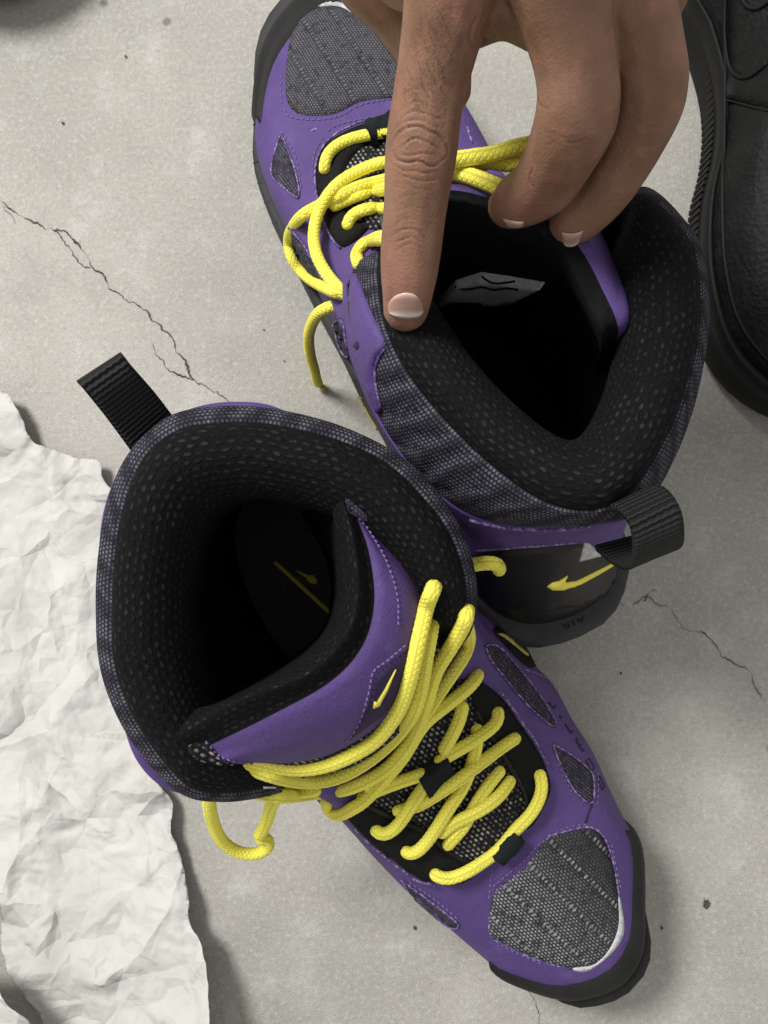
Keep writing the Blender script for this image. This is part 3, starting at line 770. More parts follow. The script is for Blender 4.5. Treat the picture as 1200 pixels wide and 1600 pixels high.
    LS = [
        [(674, 1362, -.001), (684, 1370, .003), (702, 1373, h), (731, 1362, h), (757, 1345, h), (775, 1332, h), (790, 1316, h), (806, 1296, h), (828, 1274, h), (843, 1248, h), (847, 1224, .003), (841, 1202, -.001)],
        [(696, 1324, .000), (710, 1308, .002), (725, 1291, .003), (741, 1261, .003), (763, 1227, .002), (786, 1198, .000)],
        [(686, 1306, .001), (709, 1286, .004), (747, 1268, .0075), (779, 1245, .005), (801, 1214, .000)],
        [(744, 1130, .000), (746, 1152, .002), (740, 1185, .004), (725, 1227, .004), (701, 1264, .005), (672, 1309, .004), (652, 1331, .0035), (638, 1335, .003), (629, 1326, -.001)],
        [(808, 1152, -.001), (798, 1158, .003), (778, 1172, h), (752, 1192, .006), (709, 1224, .009), (677, 1245, .005), (650, 1260, .0035), (613, 1268, .000)],
        [(672, 1215, .003), (659, 1234, .004), (643, 1258, .007), (624, 1287, .004), (604, 1304, .0035), (590, 1302, .003), (582, 1291, -.001)],
        [(680, 1195, .003), (700, 1181, .004), (731, 1163, .006), (763, 1141, .004), (779, 1124, .003), (776, 1104, -.001)],
        [(690, 1178, .002), (706, 1150, .003), (719, 1122, .003), (724, 1095, .000)],
        [(668, 1207, .003), (648, 1214, .0035), (624, 1222, .003), (587, 1236, .002), (560, 1250, .001)],
        [(748, 1050, -.001), (744, 1060, .003), (729, 1077, h), (699, 1101, .004), (661, 1133, .006), (627, 1187, .006), (573, 1248, .004), (553, 1262, .004), (530, 1273, .003), (514, 1266, .002), (510, 1252, .000)],
        [(722, 950, .112, 'z'), (731, 985, .124, 'z'), (732, 1006, .003), (724, 1027, .005), (693, 1073, .004), (666, 1114, .005), (640, 1160, .005), (605, 1200, .004), (570, 1235, .003)],
        [(722, 900, .118, 'z'), (728, 935, .134, 'z'), (729, 958, .004), (724, 977, .005), (702, 1015, .008), (680, 1051, .008), (666, 1096, .010), (652, 1135, .010), (632, 1172, .010), (598, 1206, .009), (545, 1232, .006), (485, 1243, .004), (440, 1244, .128, 'z'), (405, 1239, .127, 'z'), (368, 1232, .122, 'z'), (338, 1230, .119, 'z'), (327, 1244, .114, 'z'), (328, 1265, .106, 'z'), (334, 1288, .095, 'z'), (346, 1313, .085, 'z'), (368, 1330, .078, 'z'), (393, 1335, .075, 'z'), (414, 1329, .075, 'z'), (421, 1317, .077, 'z'), (413, 1309, .080, 'z'), (398, 1312, .082, 'z')],
        [(684, 905, .128, 'z'), (680, 940, .140, 'z'), (673, 985, .003), (665, 1028, .004), (656, 1082, .008), (643, 1117, .009), (611, 1160, .010), (566, 1196, .010), (522, 1217, .009), (475, 1222, .007), (430, 1213, .004), (392, 1200, -.002), (370, 1190, -.008)],
        [(694, 872, .128, 'z'), (684, 900, .142, 'z'), (677, 920, .003), (666, 948, .005), (655, 997, .005), (643, 1050, .005), (625, 1105, .005), (590, 1154, .005), (545, 1182, .005), (500, 1198, .004), (455, 1201, .003), (410, 1192, -.003), (385, 1185, -.009)],
        [(500, 1234, .004), (468, 1238, .100, 'z'), (440, 1241, .103, 'z'), (425, 1256, .100, 'z'), (418, 1280, .092, 'z'), (407, 1303, .085, 'z'), (401, 1309, .084, 'z')],
        [(715, 884, .122, 'z'), (742, 882, .128, 'z'), (764, 879, .128, 'z'), (778, 883, .124, 'z'), (780, 892, .114, 'z')],
    ]
    for p in LS: lace(T, p, e)
    # small woven tag on the collar edge
    panel('size_tag', T, [(411, 1229), (430, 1229), (431, 1232), (412, 1232)], 0.0004, 'white_rubber', e, res=4, smooth=False)
    return e, T
shoeA, TA = build_near_shoe()

# ------------------------------------------------------------------ shoe behind (toe towards the upper left, held by the hand)
def build_far_shoe():
    hb = at(885, 972, 0.01); toe = at(480, 0, 0.02); d = toe - hb; d.z = 0; d.normalize()
    fr = Frame((hb.x, hb.y, 0), math.atan2(d.y, d.x))
    e = root('high_top_shoe', fr, 'purple high-top shoe behind, its tongue held open by the hand', 'shoe', 'pair of purple high-tops')
    T = Target()
    plus = [(560, 610, .035), (530, 548, .03), (492, 480, .022), (452, 400, .022), (422, 340, .022), (397, 270, .022), (389, 200, .03), (402, 100, .03), (438, 34, .03)]
    tip = [(492, -10, .03)]
    minus = [(560, -6, .03), (640, 38, .035), (700, 115, .04), (742, 190, .045), (768, 250, .048)]
    base = [(0.000, 0.002), (0.003, 0.022), (0.014, 0.035), (0.035, 0.043), (0.07, 0.046), (0.11, 0.047)] + [loc_of(fr, *p) for p in plus + tip + minus] + [(0.16, -0.041), (0.12, -0.040), (0.08, -0.036), (0.05, -0.033), (0.022, -0.027), (0.005, -0.014)]
    Lx = max(x for x, y in base)
    O = [(592, 392, .146), (590, 440, .154), (602, 512, .160), (642, 590, .163), (710, 672, .166), (782, 738, .169), (850, 783, .172), (918, 797, .174), (978, 774, .174), (1024, 715, .172), (1065, 630, .170), (1088, 540, .168), (1094, 470, .167), (1084, 392, .165), (1050, 340, .162), (1008, 303, .158), (978, 312, .150), (955, 345, .138)]
    Bt = [(549, 425, .118), (541, 475, .122), (556, 560, .126), (588, 650, .130), (646, 735, .134), (722, 800, .137), (800, 822, .140), (868, 824, .142), (928, 820, .144), (1000, 800, .148), (1044, 735, .152), (1078, 642, .156), (1096, 545, .158), (1098, 471, .158), (1087, 389, .156), (1052, 336, .153), (1010, 299, .149), (978, 307, .140), (952, 340, .128)]
    front = [at(850, 300, .108), at(690, 318, .108)]
    top = [at(*p) for p in Bt]
    loop = top[::-1]
    ih = min(range(len(loop)), key=lambda i: (fr.I @ loop[i]).x)
    loop = loop[ih:] + front[::-1] + loop[:ih]; jf = loop.index(front[1])
    levels = [(0.005, Lx - 0.012, 0.90, 0.016, 0.016, 1), (0.003, Lx - 0.006, 0.925, 0.040, 0.034, 1), (0.007, Lx - 0.014, 0.915, 0.058, 0.049, 1),
              (0.013, Lx - 0.045, 0.89, 0.078, 0.060, 1.2), (0.020, Lx - 0.085, 0.83, 0.096, 0.071, 1.4), (0.027, Lx - 0.125, 0.86, 0.112, 0.086, 1.4), (0.032, Lx - 0.16, 0.95, 0.128, 0.100, 1.3)]
    W, BR = shoe_body(e, fr, base, levels, loop, 0, jf)
    f = grid_faces(W.shape[0], W.shape[1], True)
    f = outward(W, f); up = mesh_obj('upper', W.reshape(-1, 3), f, 'leather', e); T.add(W, f)
    up.data.materials.append(MT['inner']); q = solid(up, 0.0018, -1).modifiers[0]; q.material_offset = 1; q.material_offset_rim = 0
    Ws, fs = sole(fr, BR, Lx, 1.0, 1.45, 1.0); so = mesh_obj('sole', Ws.reshape(-1, 3), fs, 'midsole', e); T.add(Ws, fs)
    ORr, N, CL = collar(e, T, O, Bt)
    inn = CL[-1]
    insole_loop = [fr.w(0.020 + 0.062 * (1 - math.cos(a)), 0.030 * math.sin(a), 0.036) for a in np.linspace(0, 2 * math.pi, 25)[:-1]]
    rows_top = cr(list(inn) + [tuple(at(840, 380, .10)), tuple(at(700, 390, .10))], 88, True)
    I0 = cr(insole_loop, 88, True)
    k = int(np.argmin(((rows_top[:, :2] - I0[0, :2]) ** 2).sum(1))); rows_top = np.roll(rows_top, -k, 0)
    if ((rows_top[10, :2] - I0[10, :2]) ** 2).sum() > ((rows_top[-10, :2] - I0[10, :2]) ** 2).sum(): rows_top = np.roll(rows_top[::-1], 1, 0)
    wall = np.stack([rows_top, rows_top * 0.8 + I0 * 0.2, rows_top * 0.5 + I0 * 0.5, I0 * 0.85 + rows_top * 0.15, I0])
    C = rowsub(wall, 5); mesh_obj('inner_lining', C.reshape(-1, 3), grid_faces(21, 88, True), 'inner', e)
    Vi = np.vstack([I0, I0.mean(0)[None]]); mesh_obj('insole', Vi, [(i, (i + 1) % 88, 88) for i in range(88)], 'inner', e)
    # ---- tongue, pulled open: its black inside faces the lens
    rows = [
        [(690, 470, .060), (720, 480, .060), (760, 485, .060), (800, 490, .060), (835, 500, .060), (865, 515, .060), (885, 530, .060), (905, 550, .060)],
        [(655, 425, .125), (695, 405, .125), (745, 396, .125), (800, 405, .125), (850, 428, .125), (885, 460, .125), (910, 500, .125), (938, 548, .125)],
        [(615, 400, .158), (655, 348, .160), (710, 328, .161), (780, 345, .161), (843, 374, .161), (877, 410, .161), (908, 470, .160), (938, 538, .156)],
        [(604, 388, .162), (645, 322, .165), (702, 304, .166), (780, 321, .166), (856, 352, .166), (895, 392, .166), (926, 457, .165), (952, 528, .160)],
        [(598, 374, .158), (643, 304, .161), (700, 286, .162), (780, 302, .162), (870, 337, .162), (924, 378, .162), (962, 438, .161), (982, 508, .156)],
        [(596, 350, .130), (648, 280, .130), (706, 262, .130), (785, 275, .130), (880, 312, .130), (935, 358, .130), (965, 425, .130), (978, 500, .128)],
    ]
    for r in rows: r.append((925, 590, .075))
    R = np.stack([cr([at(*p) for p in r], 76) for r in rows])[:, :74]; R[:, 71:] = R[:, 71:] * 0.6 + R[2:3, 71:] * 0.4; C = rowsub(R, 8); cut = 27
    CA, CP = C[:cut + 1], C[cut:]
    tongue = mesh_obj('tongue', CP.reshape(-1, 3), grid_faces(CP.shape[0], 74), 'leather', e, uvs=grid_uv(CP)); T.add(CP, grid_faces(CP.shape[0], 74))
    mesh_obj('tongue_padding', CA.reshape(-1, 3), grid_faces(CA.shape[0], 74), 'lining_soft', tongue, uvs=grid_uv(CA)); T.add(CA, grid_faces(CA.shape[0], 74))
    lab = panel('care_label', T, [(682, 469), (712, 438), (752, 425), (800, 432), (852, 441), (800, 464), (772, 468), (715, 463)], 0.0005, 'label_cloth', tongue, res=6, smooth=False, lift=0.003, add=True)
    seam(T, [(712, 448), (730, 452), (755, 446), (768, 453), (790, 449), (810, 452)], lab, 0.0005, 'loop_cloth', 'label_print', lift=0.0002)
    seam(T, [(752, 432), (765, 441), (785, 443), (805, 440)], lab, 0.0004, 'loop_cloth', 'label_print', lift=0.0002)
    # ---- upper pieces
    panel('collar_patch', T, [(556, 428), (570, 462), (586, 500), (598, 525), (601, 546), (591, 562), (587, 590), (597, 640), (588, 640), (570, 595), (554, 535), (548, 478), (549, 448)], 0.0018, 'leather', e, res=6, add=True)
    panel('collar_patch_hole', T, [(555, 534), (559, 533), (561, 541), (558, 547), (554, 542)], 0.0003, 'deboss', e, res=3)
    seam(T, [(600, 545), (590, 562), (586, 592), (596, 640)], e, 0.0006, 'edge')
    panel('side_logo', T, [(559, 620), (565, 623), (573, 650), (588, 674), (571, 655), (562, 638)], 0.0006, 'dull_yellow', e, res=4)
    for poly in ([(440, 209), (428, 245), (425, 274), (445, 294), (467, 313), (467, 290), (457, 252)],
                 [(452, 355), (476, 383), (500, 425), (507, 445), (480, 424), (460, 396)],
                 [(520, 506), (536, 498), (541, 530), (546, 562), (531, 545)]):
        panel('side_mesh', T, poly, 0.0005, 'window_knit', e, res=6)
        seam(T, poly + poly[:1], e, 0.00042, 'edge', lift=0.0004)
    VAMP = [(480, 17), (515, 11), (545, 17), (585, 45), (632, 100), (650, 140), (620, 152), (565, 158), (530, 175), (500, 181), (462, 176), (448, 150), (450, 85), (461, 45)]
    panel('toe_mesh', T, VAMP, 0.0012, 'vamp_knit_fine', e, res=10, add=True)
    panel('toe_trim', T, [(450, 36), (453, 52), (464, 36), (481, 16), (515, 9), (540, 14), (575, 38), (560, 21), (539, 7), (503, 1), (470, 13)], 0.0010, 'white_rubber', e, res=5)
    bumper(W, (392, 178), (640, 40), 0.5, 10.6, 0.0026, 'rubber', e, T, (480, -5))
    panel('tongue_throat', T, [(520, 300), (540, 240), (590, 215), (650, 215), (690, 260), (690, 320), (640, 330), (580, 360)], 0.0008, 'tongue_knit', e, res=10, add=True, dome=0.002)
    panel('eyestay', T, [(640, 190), (602, 192), (565, 198), (520, 221), (501, 250), (497, 290), (508, 335), (520, 370), (535, 387), (558, 375), (575, 355), (552, 345), (538, 310), (540, 262), (565, 232), (605, 214), (640, 208)], 0.0030, 'black_nubuck', e, res=8, add=True)
    seam(T, [(602, 189), (565, 194), (518, 218), (497, 249), (494, 290), (505, 337), (518, 372), (533, 389)], e, 0.0005, 'edge', lift=0.001)
    seam(T, [(729, 196), (733, 208), (738, 224)], e, 0.0005, 'edge')
    stitches(T, [[(444, 170), (452, 182), (475, 187), (505, 187), (535, 180), (565, 164), (612, 155)], [(512, 205), (530, 195), (570, 186), (605, 184)], [(440, 205), (462, 245), (472, 300)], [(440, 118), (439, 140), (441, 164)], [(505, 215), (492, 240), (489, 280), (498, 325)]], e)
    panel('scuff', T, [(481, 199), (488, 202), (495, 197), (497, 201), (490, 206), (483, 204)], 0.0002, 'edge', e, res=3)
    # sole grooves on the outer side
    for (u, v) in ((389, 195), (390, 225), (394, 255), (400, 288), (410, 318), (424, 350), (440, 385), (458, 418), (476, 452)):
        seam(T, [(u - 1, v), (u + 9, v - 2)], so, 0.0004, 'deboss', 'sole_groove')
    # ---- heel
    bumper(W, (752, 905), (975, 880), 0.5, 22, 0.0010, 'black_gloss', e, T, (885, 970), 'heel_wrap')
    panel('heel_counter', T, [(728, 868), (760, 860), (850, 853), (905, 849), (945, 862), (968, 880), (962, 905), (948, 930), (905, 945), (850, 955), (800, 957), (765, 945), (742, 905)], 0.0012, 'black_gloss', e, res=8, smooth=False, add=True)
    seam(T, [(735, 812), (760, 818), (800, 825), (868, 827), (925, 821)], e, 0.0009, 'edge')
    seam(T, [(745, 861), (800, 856), (850, 852), (905, 847)], e, 0.0006, 'edge')
    panel('heel_tag', T, [(913, 848), (921, 849), (940, 868), (905, 877)], 0.0006, 'white_rubber', e, res=4, smooth=False)
    panel('heel_logo', T, [(855, 916), (863, 910), (873, 908), (887, 899), (883, 907), (884, 910), (900, 908), (927, 895), (957, 880), (958, 883), (933, 898), (907, 912), (880, 921), (863, 921)], 0.0010, 'yellow_print', e, res=4, smooth=False)
    text_panel(T, 'AIR', (912, 962), (-20, 8.0), (6, 12), 'loop_cloth', so, 'sole_lettering', 0.0004)
    strip('pull_tab', [(926, 802, .166), (958, 794, .176), (982, 816, .182), (990, 850, .178), (985, 883, .166), (960, 880, .156), (930, 856, .148)],
          [(982, 778, .166), (1030, 763, .176), (1058, 788, .182), (1066, 822, .178), (1062, 850, .166), (1036, 856, .156), (1000, 838, .148)], 'webbing', e, 0.0022, 70, 11)
    # ---- laces
    panel('lace_keeper', T, [(574, 203), (610, 192), (618, 212), (578, 224)], 0.0008, 'loop_cloth', e, res=6, smooth=False, lift=0.005)
    LS = [
        [(507, 273, -.001), (507, 258, .003), (513, 240, .003), (530, 225, .003), (555, 215, .003), (585, 209, .003), (620, 205, .003)],
        [(680, 262, .009), (640, 255, .009), (596, 254, .008), (553, 271, .009), (520, 295, .010), (497, 333, .012), (490, 370, .012), (496, 402, .013), (512, 430, .009), (533, 454, .009), (548, 466, .103, 'z'), (570, 478, .098, 'z')],
        [(690, 270, .006), (640, 275, .006), (598, 282, .006), (560, 292, .006), (530, 306, .007), (500, 321, .009), (470, 339, .012), (451, 370, .014), (455, 403, .011), (478, 432, .010), (515, 453, .008), (540, 461, .100, 'z'), (568, 470, .094, 'z')],
        [(680, 290, .004), (640, 292, .004), (595, 297, .004), (560, 305, .004), (530, 318, .003), (515, 325, .003)],
        [(650, 320, .003), (600, 326, .003), (575, 326, .004), (556, 333, .004), (545, 343, .003), (541, 360, -.001)],
        [(650, 370, .004), (600, 372, .004), (580, 376, .004), (565, 384, .004), (557, 398, .003), (561, 412, -.001)],
        [(560, 472, .085, 'z'), (545, 474, .090, 'z'), (520, 478, .090, 'z'), (496, 491, .082, 'z'), (483, 520, .062, 'z'), (484, 550, .042, 'z'), (491, 577, .022, 'z'), (496, 597, .007, 'z'), (499, 600, .0035, 'z')],
        [(640, 262, .165, 'z'), (690, 252, .168, 'z'), (715, 249, .168, 'z'), (747, 244, .168, 'z'), (773, 241, .168, 'z'), (800, 231, .170, 'z'), (840, 224, .172, 'z'), (880, 228, .172, 'z')],
        [(640, 268, .158, 'z'), (700, 255, .161, 'z'), (740, 251, .162, 'z'), (770, 252, .163, 'z'), (796, 257, .165, 'z'), (825, 252, .167, 'z'), (860, 250, .168, 'z')],
        [(640, 292, .155, 'z'), (690, 274, .160, 'z'), (715, 270, .163, 'z'), (735, 275, .166, 'z'), (758, 283, .169, 'z'), (785, 295, .171, 'z'), (805, 312, .168, 'z')],
        [(640, 282, .150, 'z'), (690, 269, .153, 'z'), (720, 263, .154, 'z'), (752, 257, .156, 'z'), (790, 240, .158, 'z'), (840, 235, .160, 'z')],
    ]
    LL = [lace(T, p, e) for p in LS]
    P = cr([at(496, 597, .006), at(503, 604, .003), at(511, 611, .0018)], 14)
    V, F, UV = tube_mesh(P, 0.0014, 10); mesh_obj('lace_tip', V, F, 'dull_yellow', LL[6], uvs=UV)
    return e, T
def lining_soft():
    m = Mat('lining_soft', 0.95, 0.1); m.coord('UV'); n = m.noise(40, 2); n2 = m.noise(600, 2)
    m.color(m.mix((n * 0.6 + n2 * 0.4).step(0.4, 0.7), (0.005, 0.0055, 0.006), (0.014, 0.015, 0.017))); m.bump(n2, 0.0005, 0.6); MT['lining_soft'] = m.m
lining_soft()
shoeB, TB = build_far_shoe()

# ------------------------------------------------------------------ hand
def build_hand():
    C0 = Vector(CAMP)
    chains = [
        # index
        [(634, 482, .169, .0070), (637, 455, .174, .0077), (641, 400, .182, .0088), (649, 320, .190, .0090), (658, 235, .198, .0099), (668, 160, .204, .0095), (682, 90, .210, .0099), (700, 0, .218, .0112), (715, -100, .226, .0135)],
        # middle
        [(795, 322, .166, .0066), (812, 313, .171, .0082), (848, 288, .181, .0093), (880, 235, .195, .0100), (902, 175, .207, .0107), (900, 110, .212, .0103), (885, 30, .218, .0112), (860, -90, .228, .0138)],
        # ring
        [(884, 357, .163, .0062), (902, 341, .168, .0076), (945, 292, .178, .0086), (985, 222, .190, .0093), (1013, 145, .202, .0100), (1005, 70, .208, .0100), (985, 0, .213, .0108), (950, -100, .222, .0130)],
        # little finger, folded behind
        [(1010, 40, .185, .0075), (1040, -40, .196, .0085), (1050, -120, .205, .0100)],
        # thumb, behind the index
        [(690, 135, .166, .0095), (676, 70, .172, .0118), (640, -5, .180, .0140), (585, -95, .192, .0170), (610, -220, .205, .0200)],
        # back of the hand
        [(715, -100, .226, .0135), (760, -260, .240, .0165), (800, -420, .255, .019)],
        [(860, -90, .228, .0138), (850, -250, .242, .0175), (830, -420, .255, .020)],
        [(950, -100, .222, .0130), (920, -260, .236, .017), (860, -420, .252, .020)],
        [(1050, -120, .205, .0110), (990, -260, .222, .016), (880, -420, .246, .019)],
        [(610, -220, .205, .0200), (720, -360, .232, .021), (810, -440, .250, .021)],
        # webs
        [(705, -10, .214, .0100), (790, -5, .213, .0095), (880, 20, .214, .0100)],
        [(735, 40, .207, .0060), (790, 20, .207, .0065), (850, 40, .209, .0070)],
        [(890, 10, .214, .010), (990, 0, .209, .010)],
        [(640, -60, .200, .012), (700, -60, .214, .013)],
        # forearm
        [(820, -430, .254, .021), (820, -560, .275, .022), (810, -760, .31, .025)],
    ]
    # unit sphere
    V = []; F = []
    import bmesh
    bm = bmesh.new(); bmesh.ops.create_icosphere(bm, subdivisions=2, radius=1.0)
    sv = np.array([v.co[:] for v in bm.verts]); sf = [tuple(v.index for v in f.verts) for f in bm.faces]; bm.free()
    for ch in chains:
        P = np.array([(*at(u, v, z), r) for u, v, z, r in ch])
        Q = cr(P, 300); L = np.linalg.norm(np.diff(Q[:, :3], axis=0), axis=1).sum()
        for q in cr(P, max(4, int(L / 0.0022))):
            k = len(V); V += (sv * q[3] + q[:3]).tolist(); F += [tuple(i + k for i in t) for t in sf]
    me = bpy.data.meshes.new('raw'); me.from_pydata(V, [], F); me.update()
    o = bpy.data.objects.new('raw', me); COL.objects.link(o)
    m = o.modifiers.new('r', 'REMESH'); m.mode = 'VOXEL'; m.voxel_size = 0.0005
    m2 = o.modifiers.new('s', 'SMOOTH'); m2.factor = 0.5; m2.iterations = 30
    dg = bpy.context.evaluated_depsgraph_get(); dg.update()
    hm = bpy.data.meshes.new_from_object(o.evaluated_get(dg)); bpy.data.objects.remove(o)
    nv = len(hm.vertices); P = np.empty(nv * 3); hm.vertices.foreach_get('co', P); P = P.reshape(-1, 3)
    Nn = np.empty(nv * 3); hm.vertices.foreach_get('normal', Nn); Nn = Nn.reshape(-1, 3)
    px = topx(P); px = px + np.stack([1.6 * np.sin(px[:, 1] / 9.0 + px[:, 0] / 13.0), 1.6 * np.sin(px[:, 0] / 9.3 + 1.0) + 0.8 * np.sin(px[:, 0] / 4.7 + px[:, 1] / 8.0)], 1); face = ((CAMP - P) * Nn).sum(1) > 0
    disp = np.zeros(nv); red = np.zeros(nv); dark = np.zeros(nv)
    def groove(pts, w, d, pig=0.6, zmin=0.15):
        C = cr(pts, max(8, int(np.linalg.norm(np.diff(np.asarray(pts, float), axis=0), axis=1).sum() / 2)))
        lo = C.min(0) - 4 * w; hi = C.max(0) + 4 * w
        sel = np.where(face & (px[:, 0] > lo[0]) & (px[:, 0] < hi[0]) & (px[:, 1] > lo[1]) & (px[:, 1] < hi[1]) & (P[:, 2] > zmin))[0]
        if len(sel) == 0: return
        dd = np.sqrt(((px[sel, None, :] - C[None]) ** 2).sum(2)); j = dd.argmin(1); dm = dd.min(1)
        t = j / (len(C) - 1); ends = np.clip(np.minimum(t, 1 - t) * 6, 0.0, 1)
        g = np.exp(-(dm / w) ** 2) * ends
        disp[sel] -= d * g; disp[sel] += d * 0.15 * np.exp(-((dm - 2.4 * w) / (1.4 * w)) ** 2) * ends
        dark[sel] = np.maximum(dark[sel], pig * g)
    # folds over the middle joint of the index
    for pts, w, d, g in (
        ([(616, 222), (624, 207), (642, 199), (662, 201), (684, 209), (700, 222)], 2.4, .00060, .8),
        ([(612, 213), (622, 196), (644, 189), (668, 191), (692, 203)], 2.0, .00035, .5),
        ([(618, 200), (630, 181), (652, 175), (676, 180), (694, 188)], 2.0, .00030, .45),
        ([(632, 168), (648, 160), (668, 163), (686, 170)], 1.8, .00020, .35),
        ([(630, 150), (645, 141), (662, 140), (682, 146)], 1.8, .00015, .3),
        ([(622, 232), (640, 220), (660, 219), (680, 226), (690, 236)], 2.2, .00045, .7),
        ([(690, 214), (698, 228), (697, 244), (686, 253)], 2.0, .00040, .6),
        ([(613, 232), (618, 246), (634, 254), (655, 254), (678, 258), (690, 250)], 2.4, .00055, .8),
        ([(622, 240), (640, 244), (662, 240), (682, 240)], 1.8, .00035, .6),
        ([(616, 254), (632, 266), (656, 270), (680, 268)], 2.0, .00035, .5),
        ([(622, 270), (640, 280), (664, 283), (690, 276)], 2.0, .00025, .4),
        ([(634, 290), (654, 296), (676, 295)], 1.8, .00016, .3),
        ([(616, 312), (640, 306), (664, 309), (684, 314)], 1.6, .00012, .2),
        ([(612, 330), (634, 324), (660, 326), (680, 331)], 1.6, .00012, .22),
        # end joint
        ([(612, 372), (622, 361), (640, 358), (656, 364), (664, 375)], 2.0, .00032, .5),
        ([(616, 380), (630, 373), (646, 373), (660, 381)], 1.8, .00030, .5),
        ([(618, 389), (632, 383), (648, 384), (658, 390)], 1.6, .00022, .4),
        ([(610, 350), (632, 343), (658, 346)], 1.6, .00016, .25),
        # other fingers
        ([(832, 262), (828, 278), (831, 294)], 2.2, .00035, .2),
        ([(880, 225), (900, 222), (925, 212)], 2.2, .00018, .2),
        ([(838, 150), (845, 163), (860, 172)], 2.2, .0004, .25),
        ([(745, 78), (735, 60), (737, 40), (748, 20)], 3.2, .00035, .25),
        ([(762, 72), (756, 50), (766, 25)], 3.0, .00025, .2),
        ([(777, 70), (775, 48), (788, 28)], 3.0, .0002, .15)):
        groove(pts, w * 0.72, d * 1.15, min(1, g * 1.5))
    # warm fingertips, darker knuckle skin
    def blob(u, v, r, arr, k, zmin=0.15):
        arr[:] = np.maximum(arr, k * np.exp(-(((px[:, 0] - u) ** 2 + (px[:, 1] - v) ** 2) / r ** 2)) * (P[:, 2] > zmin))
    blob(634, 440, 50, red, 0.9); blob(630, 400, 40, red, .55); blob(795, 310, 40, red, .6); blob(890, 350, 40, red, .5)
    blob(656, 232, 42, dark, 0.5); blob(638, 376, 24, dark, .22); blob(915, 180, 60, dark, .32); blob(1035, 140, 60, dark, .36); blob(880, 40, 70, dark, .15)
    P2 = P + Nn * disp[:, None]
    hm.vertices.foreach_set('co', P2.ravel()); hm.update()
    ca = hm.color_attributes.new('tone', 'FLOAT_COLOR', 'POINT')
    ca.data.foreach_set('color', np.stack([red, dark, 0 * red, 0 * red + 1], 1).ravel())
    hm.polygons.foreach_set('use_smooth', [True] * len(hm.polygons)); hm.materials.clear(); hm.materials.append(MT['skin'])
    hm.name = 'hand'
    h = bpy.data.objects.new('hand', hm); COL.objects.link(h)
    base = at(820, -420, .2); h.location = (0, 0, 0)
    h['label'] = 'bare brown hand reaching down, index finger straight, other fingers curled into the shoe'; h['category'] = 'hand'
    T = Target(); fs = [tuple(p.vertices) for p in hm.polygons]; T.add(P2, fs)
    # nails: u across, v along to the tip
    def nail(rows, lift, name='fingernail'):
        R = np.array([cr(r, 15) for r in rows]); R = rowsub(R, 5); V = []; UV = []
        nr = R.shape[0]
        for i in range(nr):
            for k in range(15):
                loc, nor = T.hit(*R[i, k]); t = k / 14; s = i / (nr - 1)
                edge = min(1, min(t, 1 - t) * 6) * min(1, s * 5)
                V.append(loc + nor * (lift * (0.15 + 0.85 * edge))); UV.append((t, s))
        V = np.array([tuple(v) for v in V]).reshape(nr, 15, 3)
        for _ in range(3): V[1:-1, 1:-1] = (V[:-2, 1:-1] + V[2:, 1:-1] + V[1:-1, :-2] + V[1:-1, 2:]) / 4
        n = mesh_obj(name, V.reshape(-1, 3), grid_faces(nr, 15), 'nail', None, uvs=UV); n.parent = h
        solid(n, 0.0004, 0)
    nail([[(612, 468), (620, 461), (634, 457), (648, 460), (656, 468)], [(608, 474), (620, 467), (634, 464), (650, 467), (660, 475)], [(607, 482), (620, 478), (634, 477), (650, 478), (661, 482)], [(609, 489), (620, 492), (636, 494), (652, 492), (661, 487)]], 0.0007)
    nail([[(786, 341), (796, 343), (807, 345), (818, 346)], [(788, 344), (798, 346), (808, 347), (819, 348)], [(791, 347), (800, 349), (809, 350), (819, 349)]], 0.0009)
    nail([[(878, 362), (888, 364), (900, 363), (911, 360)], [(878, 369), (888, 371), (900, 370), (909, 366)], [(880, 377), (889, 381), (899, 379), (906, 372)]], 0.0009)
    # fine hairs on the fingers
    V = []; F = []
    q = np.random.default_rng(3)
    for _ in range(60):
        u = q.normal(672, 24); v = q.uniform(15, 175)
        loc, nor = T.hit(u, v)
        if loc.z < 0.19: continue
        dirv = Vector((q.normal(0.1, 0.35), -1.0 + q.normal(0, 0.3), 0)); dirv = (dirv - nor * dirv.dot(nor)).normalized(); ln = q.uniform(0.0025, 0.005)
        pts = np.array([tuple(loc), tuple(loc + dirv * ln * 0.5 + nor * 0.0006), tuple(loc + dirv * ln + nor * 0.0005)])
        tv, tf, _u = tube_mesh(pts, 0.000028, 3, taper=False); k = len(V); V += tv; F += [tuple(i + k for i in t) for t in tf]
    hr = mesh_obj('finger_hair', V, F, 'hair', None); hr.parent = h; hr['kind'] = 'stuff'
    return h
hand = build_hand()

